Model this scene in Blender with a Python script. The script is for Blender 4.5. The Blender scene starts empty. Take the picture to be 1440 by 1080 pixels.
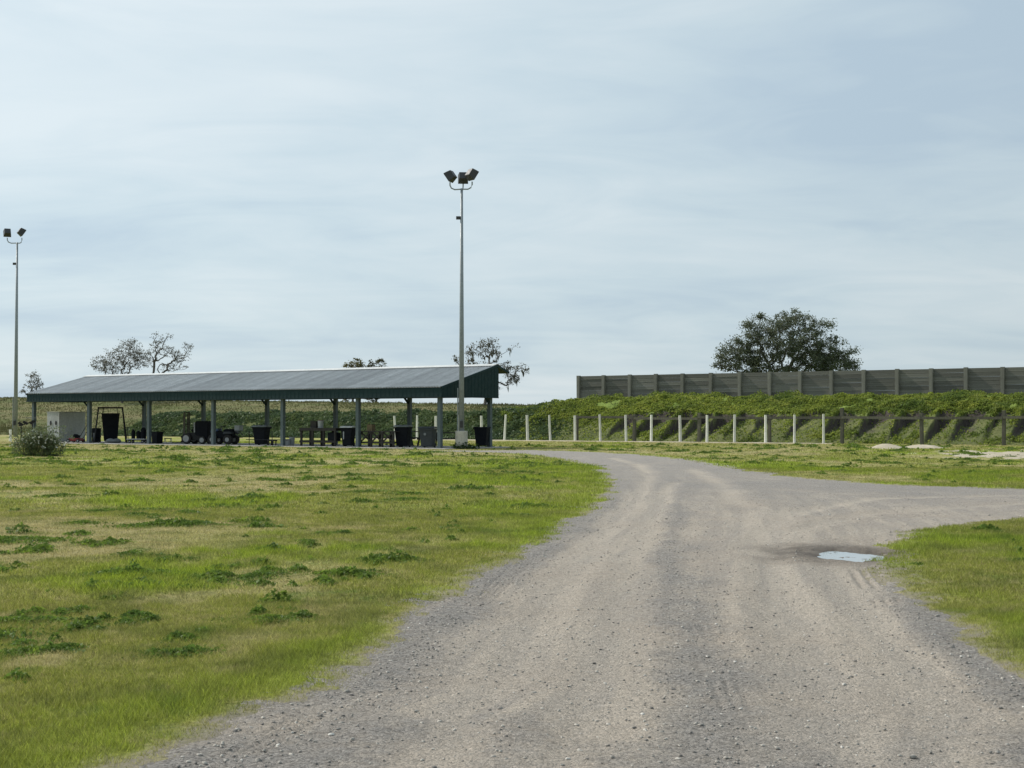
import bpy, math, random
import numpy as np
from mathutils import Vector, Matrix

rng = np.random.default_rng(7)
random.seed(7)
SC = bpy.context.scene
COL = SC.collection
R = math.radians

# ------------------------------------------------------------------ camera, sky, sun, exposure
EYE = 1.55
FPX = 2000.0                      # focal length in photo pixels (1440 wide) = 50 mm on 36 mm
PITCH = math.atan(50 / FPX)
cam_d = bpy.data.cameras.new('camera'); cam = bpy.data.objects.new('camera', cam_d); COL.objects.link(cam)
cam_d.lens = 50; cam_d.sensor_width = 36; cam_d.clip_start = 0.1; cam_d.clip_end = 6000
cam.location = (0, 0, EYE); cam.rotation_euler = (math.pi / 2 + PITCH, 0, 0)
SC.camera = cam

SUN_AZ = R(62)                    # left of the view direction
SUN_EL = R(40)
sd = Vector((-math.sin(SUN_AZ) * math.cos(SUN_EL), math.cos(SUN_AZ) * math.cos(SUN_EL), math.sin(SUN_EL)))

world = bpy.data.worlds.new('World'); SC.world = world; world.use_nodes = True
wt = world.node_tree; wt.nodes.clear()
def wn(t, **k):
    n = wt.nodes.new(t)
    for a, b in k.items(): setattr(n, a, b)
    return n
sky = wn('ShaderNodeTexSky', sky_type='NISHITA', sun_disc=False)
sky.sun_elevation = SUN_EL; sky.sun_rotation = -SUN_AZ; sky.air_density = 1.0; sky.dust_density = 1.5
tc = wn('ShaderNodeTexCoord')
sep = wn('ShaderNodeSeparateXYZ'); wt.links.new(tc.outputs['Generated'], sep.inputs[0])
zc = wn('ShaderNodeMath', operation='MAXIMUM'); zc.inputs[1].default_value = 0.0; wt.links.new(sep.outputs[2], zc.inputs[0])
za = wn('ShaderNodeMath', operation='ADD'); za.inputs[1].default_value = 0.16; wt.links.new(zc.outputs[0], za.inputs[0])
dx = wn('ShaderNodeMath', operation='DIVIDE'); wt.links.new(sep.outputs[0], dx.inputs[0]); wt.links.new(za.outputs[0], dx.inputs[1])
dy = wn('ShaderNodeMath', operation='DIVIDE'); wt.links.new(sep.outputs[1], dy.inputs[0]); wt.links.new(za.outputs[0], dy.inputs[1])
cmb = wn('ShaderNodeCombineXYZ'); wt.links.new(dx.outputs[0], cmb.inputs[0]); wt.links.new(dy.outputs[0], cmb.inputs[1])
mp = wn('ShaderNodeMapping'); mp.inputs['Rotation'].default_value = (0, 0, R(24)); mp.inputs['Scale'].default_value = (0.62, 1.0, 1); mp.inputs['Location'].default_value = (3.1, 1.7, 0)
wt.links.new(cmb.outputs[0], mp.inputs[0])
def wnoise(scale, det, rough, dist):
    n = wn('ShaderNodeTexNoise'); n.inputs['Scale'].default_value = scale; n.inputs['Detail'].default_value = det
    n.inputs['Roughness'].default_value = rough; n.inputs['Distortion'].default_value = dist
    wt.links.new(mp.outputs[0], n.inputs['Vector']); return n
n1 = wnoise(0.85, 6, 0.52, 0.5)
n2 = wnoise(2.9, 7, 0.55, 1.3)
mx = wn('ShaderNodeMath', operation='MULTIPLY_ADD'); mx.inputs[1].default_value = 0.38; wt.links.new(n2.outputs[0], mx.inputs[0]); wt.links.new(n1.outputs[0], mx.inputs[2])
cr = wn('ShaderNodeValToRGB')
e = cr.color_ramp.elements
e[0].position = 0.50; e[0].color = (0.415, 0.52, 0.605, 1)
e[1].position = 0.89; e[1].color = (0.60, 0.675, 0.71, 1)
m_ = cr.color_ramp.elements.new(0.67); m_.color = (0.50, 0.60, 0.655, 1)
wt.links.new(mx.outputs[0], cr.inputs[0])
# thin cloud is brighter on the sun's side, evenly round the whole sky
dt = wn('ShaderNodeVectorMath', operation='DOT_PRODUCT'); dt.inputs[1].default_value = sd; wt.links.new(tc.outputs['Generated'], dt.inputs[0])
mr = wn('ShaderNodeMapRange'); mr.inputs[1].default_value = -0.2; mr.inputs[2].default_value = 1.0; mr.inputs[3].default_value = 8.1; mr.inputs[4].default_value = 12.2
wt.links.new(dt.outputs['Value'], mr.inputs[0])
vs = wn('ShaderNodeVectorMath', operation='SCALE'); wt.links.new(cr.outputs[0], vs.inputs[0]); wt.links.new(mr.outputs[0], vs.inputs['Scale'])
mixc = wn('ShaderNodeMix', data_type='RGBA'); mixc.inputs[0].default_value = 0.90
wt.links.new(sky.outputs[0], mixc.inputs[6]); wt.links.new(vs.outputs[0], mixc.inputs[7])
bg = wn('ShaderNodeBackground'); bg.inputs[1].default_value = 0.10; wt.links.new(mixc.outputs[2], bg.inputs[0])
wo = wn('ShaderNodeOutputWorld'); wt.links.new(bg.outputs[0], wo.inputs[0])

sun_d = bpy.data.lights.new('sun', 'SUN'); sun_d.energy = 3.6; sun_d.angle = R(1.2); sun_d.color = (1.0, 0.94, 0.85)
sun = bpy.data.objects.new('sun', sun_d); COL.objects.link(sun)
sun.rotation_euler = sd.to_track_quat('Z', 'Y').to_euler()

vsx = SC.view_settings
vsx.view_transform = 'Standard'; vsx.look = 'None'; vsx.exposure = 0.22; vsx.gamma = 1.0; vsx.use_curve_mapping = False

# ------------------------------------------------------------------ unprojection of the photograph
cp, sp_ = math.cos(PITCH), math.sin(PITCH)
def ray(px, py):
    u = (px - 720) / FPX; v = (540 - py) / FPX
    return np.array([u, cp - v * sp_, sp_ + v * cp])
def G(px, py):                     # photo pixel -> point on flat ground
    r = ray(px, py); t = -EYE / r[2]
    return (r[0] * t, r[1] * t)
def AT(px, py, Y):                 # photo pixel at depth Y -> world point
    r = ray(px, py); t = Y / r[1]
    return Vector((r[0] * t, Y, EYE + r[2] * t))
# the shooting range's own axes: x along the shelter, y away from it towards the targets
TH = 0.61198
OX, OY = -3.753, 74.217
UX = np.array([math.cos(TH), -math.sin(TH)]); VX = np.array([math.sin(TH), math.cos(TH)])
BAY, DEP = 5.644, 4.417
def RW(x, y):                      # range -> world
    return OX + x * UX[0] + y * VX[0], OY + x * UX[1] + y * VX[1]
def WR(X, Y):
    return (X - OX) * UX[0] + (Y - OY) * UX[1], (X - OX) * VX[0] + (Y - OY) * VX[1]
def RX(px, y):                     # x on the range line y where it crosses photo column px
    t = (px - 720) / FPX
    # OX + x ux + y vx = t (OY + x uy + y vy)
    return (t * (OY + y * VX[1]) - OX - y * VX[0]) / (UX[0] - t * UX[1])

# ------------------------------------------------------------------ noise
def _h(ix, iy, s):
    n = (ix.astype(np.int64) * 374761393 + iy.astype(np.int64) * 668265263 + s * 1442695041) & 0xffffffff
    n = ((n ^ (n >> 13)) * 1274126177) & 0xffffffff
    n = (n ^ (n >> 16)) & 0xffffffff
    return n / 4294967295.0
def vn(x, y, s=0):
    x = np.asarray(x, float); y = np.asarray(y, float)
    ix = np.floor(x); iy = np.floor(y); fx = x - ix; fy = y - iy
    fx = fx * fx * (3 - 2 * fx); fy = fy * fy * (3 - 2 * fy)
    a = _h(ix, iy, s); b = _h(ix + 1, iy, s); c = _h(ix, iy + 1, s); d = _h(ix + 1, iy + 1, s)
    return (a + (b - a) * fx) * (1 - fy) + (c + (d - c) * fx) * fy
def fbm(x, y, s=0, o=4):
    r = 0; a = 0.5; t = 0
    for k in range(o):
        r = r + a * vn(x * 2 ** k + 17.3 * k, y * 2 ** k - 9.1 * k, s + k); t += a; a *= 0.5
    return r / t
def sstep(a, b, x):
    t = np.clip((x - a) / (b - a), 0, 1); return t * t * (3 - 2 * t)

# ------------------------------------------------------------------ mesh helpers
class MB:
    def __init__(s): s.v = []; s.f = []
    def add(s, vs, fs):
        o = len(s.v); s.v += [tuple(map(float, p)) for p in vs]; s.f += [tuple(i + o for i in f) for f in fs]; return s
    def box(s, c, d, rz=0, rx=0, ry=0, taper=1.0):
        M = Matrix.Translation(c) @ Matrix.Rotation(rz, 4, 'Z') @ Matrix.Rotation(ry, 4, 'Y') @ Matrix.Rotation(rx, 4, 'X')
        vs = []
        for z in (-.5, .5):
            k = taper if z < 0 else 1.0
            for x, y in ((-.5, -.5), (.5, -.5), (.5, .5), (-.5, .5)):
                vs.append(M @ Vector((x * d[0] * k, y * d[1] * k, z * d[2])))
        return s.add(vs, [(3, 2, 1, 0), (4, 5, 6, 7), (0, 1, 5, 4), (1, 2, 6, 5), (2, 3, 7, 6), (3, 0, 4, 7)])
    def bar(s, a, b, w, h=None):
        a = Vector(a); b = Vector(b); h = h or w
        d = (b - a); L = d.length; q = d.to_track_quat('X', 'Z').to_matrix().to_4x4()
        M = Matrix.Translation((a + b) / 2) @ q
        vs = [M @ Vector((x * L / 2, y * w / 2, z * h / 2)) for z in (-1, 1) for x, y in ((-1, -1), (1, -1), (1, 1), (-1, 1))]
        return s.add(vs, [(3, 2, 1, 0), (4, 5, 6, 7), (0, 1, 5, 4), (1, 2, 6, 5), (2, 3, 7, 6), (3, 0, 4, 7)])
    def tube(s, pts, rad, n=8, cap=True):
        pts = [Vector(p) for p in pts]
        if not hasattr(rad, '__len__'): rad = [rad] * len(pts)
        vs = []
        for i, p in enumerate(pts):
            d = (pts[min(i + 1, len(pts) - 1)] - pts[max(i - 1, 0)]).normalized()
            a = d.cross(Vector((0, 0, 1)) if abs(d.z) < .9 else Vector((1, 0, 0))).normalized(); b = d.cross(a)
            for k in range(n):
                t = 2 * math.pi * k / n; vs.append(p + (a * math.cos(t) + b * math.sin(t)) * rad[i])
        fs = [(i * n + k, i * n + (k + 1) % n, (i + 1) * n + (k + 1) % n, (i + 1) * n + k) for i in range(len(pts) - 1) for k in range(n)]
        if cap: fs += [tuple(range(n))[::-1], tuple((len(pts) - 1) * n + k for k in range(n))]
        return s.add(vs, fs)
    def disc(s, c, axis, r, t, n=18):
        c = Vector(c); a = Vector(axis).normalized() * t / 2
        return s.tube([c - a, c + a], r, n)
    def ngon(s, prof, x0, x1):      # polygon in (y,z), extruded along x
        n = len(prof)
        vs = [(x0, y, z) for y, z in prof] + [(x1, y, z) for y, z in prof]
        return s.add(vs, [tuple(range(n)), tuple(range(n, 2 * n))[::-1]] + [(i, i + n, (i + 1) % n + n, (i + 1) % n) for i in range(n)])
    def ngony(s, prof, y0, y1):     # polygon in (x,z), extruded along y
        n = len(prof)
        vs = [(x, y0, z) for x, z in prof] + [(x, y1, z) for x, z in prof]
        return s.add(vs, [tuple(range(n))[::-1], tuple(range(n, 2 * n))] + [(i, (i + 1) % n, (i + 1) % n + n, i + n) for i in range(n)])
    def mesh(s, name):
        me = bpy.data.meshes.new(name); me.from_pydata(s.v, [], s.f); me.update(); return me
    def build(s, name, m, parent=None, bevel=0, smooth=False):
        me = s.mesh(name); o = link(name, me, m, parent)
        if smooth: me.shade_smooth() if hasattr(me, 'shade_smooth') else None
        if bevel:
            b = o.modifiers.new('bevel', 'BEVEL'); b.width = bevel; b.segments = 2; b.limit_method = 'ANGLE'
        return o
def link(name, me, m=None, parent=None):
    o = bpy.data.objects.new(name, me); COL.objects.link(o)
    if m is not None and not me.materials: me.materials.append(m)
    if parent is not None: o.parent = parent
    return o
def np_mesh(name, verts, faces, smooth=False, attrs=None):
    """verts (n,3), faces (m,k) of one size"""
    verts = np.asarray(verts, np.float32); faces = np.asarray(faces, np.int32)
    me = bpy.data.meshes.new(name); k = faces.shape[1]
    me.vertices.add(len(verts)); me.vertices.foreach_set('co', verts.ravel())
    me.loops.add(faces.size); me.loops.foreach_set('vertex_index', faces.ravel())
    me.polygons.add(len(faces)); me.polygons.foreach_set('loop_start', np.arange(0, faces.size, k, dtype=np.int32))
    if smooth: me.polygons.foreach_set('use_smooth', np.ones(len(faces), bool))
    me.update(calc_edges=True); me.validate()
    for n, a in (attrs or {}).items():
        at = me.attributes.new(n, 'FLOAT', 'POINT'); at.data.foreach_set('value', np.asarray(a, np.float32).ravel())
    return me
def thing(name, label, cat, loc=(0, 0, 0), rz=0.0, group=None):
    o = bpy.data.objects.new(name, None); COL.objects.link(o); o.empty_display_size = .2
    o.location = loc; o.rotation_euler = (0, 0, rz); tag(o, label, cat, group); return o
def tag(o, label=None, cat=None, group=None, kind=None):
    if label: o['label'] = label
    if cat: o['category'] = cat
    if group: o['group'] = group
    if kind: o['kind'] = kind
    return o
def dup(root, loc=None, rz=None, label=None):
    r = root.copy(); COL.objects.link(r)
    if loc is not None: r.location = loc
    if rz is not None: r.rotation_euler = (0, 0, rz)
    if label: r['label'] = label
    for ch in list(root.children):
        c = ch.copy(); COL.objects.link(c); c.parent = r
        for g in ch.children:
            d = g.copy(); COL.objects.link(d); d.parent = c
    return r

# ------------------------------------------------------------------ materials
def newmat(name):
    m = bpy.data.materials.new(name); m.use_nodes = True; nt = m.node_tree
    return m, nt, nt.nodes['Principled BSDF']
def N(nt, t, **k):
    n = nt.nodes.new(t)
    for a, b in k.items(): setattr(n, a, b)
    return n
def noise(nt, scale, det=4, rough=.55, vec=None, dist=0):
    n = N(nt, 'ShaderNodeTexNoise'); n.inputs['Scale'].default_value = scale; n.inputs['Detail'].default_value = det
    n.inputs['Roughness'].default_value = rough; n.inputs['Distortion'].default_value = dist
    if vec is not None: nt.links.new(vec, n.inputs['Vector'])
    return n.outputs[0]
def rgbmix(nt, fac, a, b, mode='MIX'):
    n = N(nt, 'ShaderNodeMix', data_type='RGBA', blend_type=mode)
    for sock, val in ((n.inputs[0], fac), (n.inputs[6], a), (n.inputs[7], b)):
        if hasattr(val, 'is_linked'): nt.links.new(val, sock)
        elif isinstance(val, (int, float)): sock.default_value = val
        else: sock.default_value = (*val, 1)
    return n.outputs[2]
def mrange(nt, v, a, b, c=0, d=1):
    n = N(nt, 'ShaderNodeMapRange'); nt.links.new(v, n.inputs[0])
    for i, x in enumerate((a, b, c, d)): n.inputs[i + 1].default_value = x
    return n.outputs[0]
def math_(nt, op, a, b=None):
    n = N(nt, 'ShaderNodeMath', operation=op)
    for s, v in zip(n.inputs, (a, b)):
        if v is None: continue
        if hasattr(v, 'is_linked'): nt.links.new(v, s)
        else: s.default_value = v
    return n.outputs[0]
def attr(nt, name):
    n = N(nt, 'ShaderNodeAttribute'); n.attribute_name = name; return n.outputs['Fac']
def pos(nt): return N(nt, 'ShaderNodeNewGeometry').outputs['Position']
def bump(nt, b, h, strength, dist):
    n = N(nt, 'ShaderNodeBump'); n.inputs['Strength'].default_value = strength; n.inputs['Distance'].default_value = dist
    nt.links.new(h, n.inputs['Height']); nt.links.new(n.outputs[0], b.inputs['Normal'])
def surf(name, c1, c2=None, rough=.6, metal=0.0, scale=3.0, bscale=None, bstr=.3, bdist=.01, spec=None, rand=0.0, stretch=None, coords='Object'):
    """two-tone weathered surface with grime and optional fine relief"""
    m, nt, b = newmat(name)
    c2 = c2 or tuple(x * .7 for x in c1)
    t = N(nt, 'ShaderNodeTexCoord').outputs[coords]
    if stretch:
        mpn = N(nt, 'ShaderNodeMapping'); mpn.inputs['Scale'].default_value = stretch; nt.links.new(t, mpn.inputs[0]); t = mpn.outputs[0]
    f = mrange(nt, noise(nt, scale, 6, .6, t), .34, .68)
    col = rgbmix(nt, f, c1, c2)
    f2 = mrange(nt, noise(nt, scale * 6, 3, .6, t), .3, .7, .82, 1.12)
    cn = N(nt, 'ShaderNodeVectorMath', operation='SCALE'); nt.links.new(col, cn.inputs[0]); nt.links.new(f2, cn.inputs['Scale']); col = cn.outputs[0]
    if rand:
        oi = N(nt, 'ShaderNodeObjectInfo').outputs['Random']
        k = mrange(nt, oi, 0, 1, 1 - rand, 1 + rand)
        cn = N(nt, 'ShaderNodeVectorMath', operation='SCALE'); nt.links.new(col, cn.inputs[0]); nt.links.new(k, cn.inputs['Scale']); col = cn.outputs[0]
    nt.links.new(col, b.inputs['Base Color'])
    b.inputs['Metallic'].default_value = metal
    rr = mrange(nt, noise(nt, scale * 2.3, 4, .6, t), .3, .7, max(.03, rough - .1), min(1, rough + .12)); nt.links.new(rr, b.inputs['Roughness'])
    if spec is not None: b.inputs['Specular IOR Level'].default_value = spec
    if bscale: bump(nt, b, noise(nt, bscale, 5, .6, t), bstr, bdist)
    return m
def leafmat(name, c1, c2, c3=None, scale=.6, trans=.35, dryattr=None, rough=.6):
    m, nt, b = newmat(name)
    p = pos(nt)
    f = mrange(nt, noise(nt, scale, 4, .6, p), .35, .65)
    col = rgbmix(nt, f, c1, c2)
    if c3: col = rgbmix(nt, mrange(nt, noise(nt, scale * 3.1, 3, .6, p), .52, .72), col, c3)
    f2 = mrange(nt, noise(nt, 9, 2, .5, p), .3, .7, .7, 1.3)
    cn = N(nt, 'ShaderNodeVectorMath', operation='SCALE'); nt.links.new(col, cn.inputs[0]); nt.links.new(f2, cn.inputs['Scale']); col = cn.outputs[0]
    nt.links.new(col, b.inputs['Base Color']); b.inputs['Roughness'].default_value = rough; b.inputs['Specular IOR Level'].default_value = .25
    if trans:
        tr = N(nt, 'ShaderNodeBsdfTranslucent'); nt.links.new(col, tr.inputs[0])
        ms = N(nt, 'ShaderNodeMixShader'); ms.inputs[0].default_value = trans
        out = nt.nodes['Material Output']
        nt.links.new(b.outputs[0], ms.inputs[1]); nt.links.new(tr.outputs[0], ms.inputs[2]); nt.links.new(ms.outputs[0], out.inputs[0])
    return m

M = {}
M['green_metal'] = surf('dark green painted steel', (.0055, .025, .029), (.0075, .030, .033), .6, 0, 1.5, spec=.25)
M['column'] = surf('grey green painted steel', (.068, .096, .108), (.085, .115, .126), .5, 0, 2.0)
M['galv'] = surf('galvanised roofing', (.40, .42, .43), (.33, .35, .36), .45, .45, .7, rand=.15, stretch=(3, .35, 1))
M['galv_pale'] = surf('pale ridge metal', (.60, .61, .60), (.50, .51, .50), .45, .0, 1)
M['concrete'] = surf('grey concrete', (.36, .35, .32), (.27, .26, .24), .85, 0, 1.4, 40, .3, .004)
M['pier'] = surf('pale concrete pier', (.52, .50, .44), (.40, .38, .33), .85, 0, 3, 40, .4, .006)
M['pole'] = surf('galvanised pole steel', (.27, .30, .325), (.23, .26, .28), .5, .1, 2)
M['lamp_body'] = surf('dark lamp housing', (.035, .037, .04), (.05, .05, .052), .5, .3, 4)
M['lens'] = surf('dusty lamp glass', (.20, .21, .22), (.15, .16, .16), .15, 0, 4)
M['black'] = surf('weathered black plastic', (.008, .010, .014), (.013, .015, .019), .7, 0, 4, spec=.10)
M['blackgrey'] = surf('faded charcoal plastic', (.022, .030, .038), (.030, .038, .046), .55, 0, 4)
M['lid'] = surf('dusty grey lid', (.20, .22, .23), (.12, .135, .14), .5, 0, 4)
M['rubber'] = surf('tyre rubber', (.02, .02, .02), (.035, .033, .03), .85, 0, 6)
M['hub'] = surf('pale grey wheel hub', (.42, .43, .43), (.3, .3, .3), .5, .2, 6)
M['white'] = surf('chalky white paint', (.48, .50, .49), (.36, .38, .375), .55, 0, 1.3)
M['post_white'] = surf('weathered white paint', (.80, .80, .75), (.66, .65, .58), .7, 0, 2.5, 30, .3, .004, rand=.14, coords='Object')
M['wood'] = surf('grey weathered timber', (.19, .185, .155), (.105, .105, .09), .85, 0, 1.6, 30, .5, .006, rand=.3, stretch=(.35, 3, 7))
M['wood_post'] = surf('grey timber post', (.235, .23, .19), (.16, .155, .13), .85, 0, 2, 30, .5, .006, rand=.12, stretch=(5, 5, .4))
M['fence_wood'] = surf('brown grey fence timber', (.12, .115, .085), (.075, .072, .055), .85, 0, 2, 30, .5, .006, rand=.2, stretch=(4, 4, .5))
M['bench_wood'] = surf('dark stained timber', (.034, .029, .025), (.022, .02, .018), .8, 0, 3, rand=.2)
M['steel_dark'] = surf('dark steel', (.014, .016, .018), (.022, .022, .022), .55, .2, 4, spec=.3)
M['red'] = surf('faded red paint', (.30, .02, .018), (.2, .018, .016), .4, 0, 4)
M['blue'] = surf('blue plastic', (.02, .06, .16), (.018, .05, .12), .4, 0, 4)
M['maroon'] = surf('dull red lid', (.12, .03, .025), (.09, .025, .02), .6, 0, 4)
M['bucket'] = surf('off white plastic', (.36, .38, .39), (.28, .30, .31), .45, 0, 4)
M['card'] = surf('brown cardboard', (.22, .17, .09), (.17, .13, .075), .85, 0, 5)
M['hole'] = surf('dark opening', (.012, .012, .013), (.016, .016, .016), .7, 0, 5)
M['bark'] = surf('dark bark', (.09, .082, .072), (.13, .118, .102), .95, 0, 3)
M['soil'] = surf('dark soil', (.06, .05, .042), (.04, .034, .03), .95, 0, 2)

# ------------------------------------------------------------------ the gravel road's outline (world metres)
LEFT = [(-3.2, -15), (-3.2, 2), (-2.5, 4.8), G(232, 1080), G(365, 1004), G(480, 962), G(555, 895), G(640, 832), G(730, 776), G(800, 741),
        G(845, 708), G(861, 688), G(858, 670), G(838, 656), G(795, 645.5), G(745, 638.5), G(690, 636.3), G(600, 635)]
FAR = [G(600, 634.2), G(690, 633.8), G(740, 633.3), G(820, 635.5), G(900, 640), G(960, 646), G(1010, 655), G(1100, 671), G(1250, 683), G(1440, 688), G(1900, 694)]
RIGHT = [G(1900, 712), G(1440, 730), G(1350, 738), G(1290, 748), G(1248, 768), G(1240, 785), G(1264, 812), G(1310, 860), G(1370, 912), G(1440, 955), (4.7, 6), (5.2, 2), (5.2, -15)]
POLY = np.array(LEFT + FAR + RIGHT)
def seg_dist(X, Y, pl, closed=False):
    P = np.stack([X.ravel(), Y.ravel()], 1).astype(np.float64); best = np.full(len(P), 1e9)
    n = len(pl); rngk = range(n if closed else n - 1)
    for i in rngk:
        a = pl[i]; b = pl[(i + 1) % n]; d = b - a; L = (d * d).sum() + 1e-12
        t = np.clip(((P - a) @ d) / L, 0, 1); q = P - a - t[:, None] * d
        best = np.minimum(best, (q * q).sum(1))
    return np.sqrt(best).reshape(X.shape)
def inside(X, Y, pl):
    r = np.zeros(X.shape, bool); n = len(pl)
    for i in range(n):
        x1, y1 = pl[i]; x2, y2 = pl[(i + 1) % n]
        c = (y1 > Y) != (y2 > Y)
        with np.errstate(divide='ignore', invalid='ignore'):
            xi = (x2 - x1) * (Y - y1) / (y2 - y1 + 1e-15) + x1
        r ^= c & (X < xi)
    return r
def road_d(X, Y, rough=True):
    """metres outside the road's edge (negative on the road)"""
    d = seg_dist(X, Y, POLY, True); d = np.where(inside(X, Y, POLY), -d, d)
    if rough:
        d = d + .13
        k = np.clip(np.hypot(X, Y) / 14, .7, 2.2)
        d = d + ((fbm(X * 1.1, Y * 1.1, 3, 4) - .5) * .42 + (fbm(X * 6, Y * 6, 9, 3) - .5) * .34) * k
    return d
PUD = np.array(G(1193, 778))
def pud_q(X, Y):                    # normalised distance from the puddle's middle
    return np.hypot((X - PUD[0] - .04) / .56, (Y - PUD[1]) / .85)
def lawn_masks(X, Y, d):
    x, y = WR(X, Y)
    dry = fbm(X * .21 + 3.3, Y * .13 + 1.7, 21, 4) * .75 + fbm(X * .9, Y * .6, 31, 4) * .45
    dry = .92 * sstep(.555, .75, dry + (fbm(X * 2.6, Y * 2.0, 32, 3) - .5) * .28)
    near = sstep(-15, -9, y) * (1 - sstep(2, 9, y)) * sstep(-60, -40, x) * (1 - sstep(14, 20, x))     # trodden dry turf by the shelter
    dry = np.maximum(dry, near * (.55 + .6 * fbm(X * .5, Y * .5, 55, 3)))
    strip = sstep(20, 24, y) * (1 - sstep(27.5, 29, y))
    dry = np.maximum(dry, strip * .8 * fbm(X * .4, Y * .5, 77, 3) * 1.6)
    lush = sstep(.50, .68, fbm(X * .33 + 9, Y * .22 - 4, 41, 4)) * (1 - dry * .8)
    edge = np.exp(-np.clip(d - .35, 0, 9) ** 2 / .6) * sstep(.0, .4, d)
    lush = np.clip(lush + .75 * edge * sstep(.35, .6, fbm(X * .4, Y * .3, 87, 3)), 0, 1); dry = dry * (1 - .6 * edge)
    dry = np.maximum(dry, .75 * np.exp(-(np.clip(d, 0, 9) / .38) ** 2) * (1 - sstep(10, 16, Y))); lush = lush * (1 - .8 * np.exp(-(np.clip(d, 0, 9) / .38) ** 2) * (1 - sstep(10, 16, Y)))
    dirt = (1 - sstep(.0, .42, d + (fbm(X * 9, Y * 9, 99, 3) - .5) * .5)) * np.clip(1.15 - sstep(30, 60, Y) * .3, 0, 1)
    return np.clip(dry, 0, 1), lush, dirt
def lawn_h(X, Y, d):
    und = (fbm(X * .5, Y * .5, 5, 3) - .5) * .07 + (fbm(X * 2.2, Y * 2.2, 6, 3) - .5) * .05
    und = und * sstep(.2, 2.0, d)
    q = pud_q(X, Y)
    return -.05 + .065 * sstep(-.28, .22, d) + und * (1 - sstep(66, 72, Y)) - .06 * np.exp(-q ** 4)

# ------------------------------------------------------------------ ground sheet
yr = np.concatenate([[-300, -60, -12, 0, 3], np.geomspace(4.5, 130, 430), [150, 200, 300, 600, 1200, 3000]])
tr_ = np.concatenate([[-60, -20, -8, -4, -2, -1.4, -1.1, -.95], np.linspace(-.8, -.44, 60), np.linspace(-.438, .438, 500), np.linspace(.44, .8, 60), [.95, 1.1, 1.4, 2, 4, 8, 20, 60]])
YY, TT = np.meshgrid(yr, tr_, indexing='ij')
XX = TT * np.maximum(np.abs(YY), 3)
def grid_faces(nr, nc):
    i = np.arange(nr * nc).reshape(nr, nc)
    return np.stack([i[:-1, :-1], i[:-1, 1:], i[1:, 1:], i[1:, :-1]], -1).reshape(-1, 4)
D = road_d(XX, YY)
dry, lush, dirt = lawn_masks(XX, YY, D)
ZZ = lawn_h(XX, YY, D)
far = (YY > 140) | (YY < 3) | (np.abs(TT) > .9)
ZZ = np.where(far & (D > .3), .0, ZZ)
me = np_mesh('ground', np.stack([XX, YY, ZZ], -1).reshape(-1, 3), grid_faces(*XX.shape), True, dict(dry=dry, lush=lush, dirt=dirt))
def lawn_color(nt, fine=True):
    p = pos(nt)
    d = attr(nt, 'dry'); l = attr(nt, 'lush')
    f = mrange(nt, noise(nt, 5, 5, .65, p), .3, .7, -.28, .28)
    dd = math_(nt, 'ADD', d, f)
    c = rgbmix(nt, dd, (.240, .258, .052), (.375, .325, .155))
    c = rgbmix(nt, math_(nt, 'MULTIPLY', l, .9), c, (.245, .318, .030))
    c = rgbmix(nt, mrange(nt, noise(nt, 1.1, 6, .68, p), .46, .70), c, (.150, .168, .046))
    c = rgbmix(nt, math_(nt, 'MULTIPLY', mrange(nt, noise(nt, 2.6, 6, .7, p, .4), .56, .70), .8), c, (.40, .35, .17))
    c = rgbmix(nt, math_(nt, 'MULTIPLY', mrange(nt, noise(nt, .8, 6, .72, p, .6), .56, .68), .75), c, (.10, .165, .03))
    k = mrange(nt, noise(nt, 22, 4, .7, p), .3, .7, .68, 1.28)
    cn = N(nt, 'ShaderNodeVectorMath', operation='SCALE'); nt.links.new(c, cn.inputs[0]); nt.links.new(k, cn.inputs['Scale'])
    return cn.outputs[0]
m, nt, b = newmat('lawn turf'); 
c = lawn_color(nt)
c = rgbmix(nt, math_(nt, 'MINIMUM', math_(nt, 'ADD', attr(nt, 'dirt'), math_(nt, 'MULTIPLY', attr(nt, 'dirt'), mrange(nt, noise(nt, 25, 4, .7, pos(nt)), .3, .7, -.5, .5))), 1.0), c, (.30, .268, .215))
nt.links.new(c, b.inputs['Base Color']); b.inputs['Roughness'].default_value = .95; b.inputs['Specular IOR Level'].default_value = .1
bump(nt, b, noise(nt, 16, 6, .75, pos(nt)), .9, .06)
ground = link('ground', me, m); tag(ground, kind='structure')

# grass blades standing on the lawn
def blades(n, y0, y1, tmax, hgt, wid, power=2.0):
    y = (rng.random(n) * (y1 ** power - y0 ** power) + y0 ** power) ** (1 / power)
    t = (rng.random(n) * 2 - 1) * tmax
    return t * y, y, np.full(n, hgt), np.full(n, wid)
parts = [blades(520000, 5.6, 12, .42, .046, .0048), blades(520000, 12, 24, .42, .052, .009), blades(300000, 24, 46, .42, .062, .018), blades(200000, 46, 100, .42, .075, .038)]
for y0_, y1_, n_, h_, w_ in ((4.6, 12, 150000, .046, .007), (12, 24, 170000, .052, .013), (24, 46, 110000, .062, .026), (46, 100, 60000, .075, .055)):   # the lawn goes on past the picture's edges
    p_ = blades(n_, y0_, y1_, .36, h_, w_); parts.append((p_[0] + np.sign(p_[0]) * .41 * p_[1], *p_[1:]))
bx = np.concatenate([p[0] for p in parts]); by = np.concatenate([p[1] for p in parts]); bh = np.concatenate([p[2] for p in parts]); bw = np.concatenate([p[3] for p in parts])
bd = road_d(bx, by)
rx_, ry_ = WR(bx, by)
ok = (bd > -.06 + rng.random(len(bx)) ** 1.5 * .75 + (fbm(bx * 5, by * 5, 98, 3) - .5) * .3) & ~((rx_ > -35.2) & (rx_ < 1.2) & (ry_ > -.9) & (ry_ < 5.3)) & (ry_ < 28.3)
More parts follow.
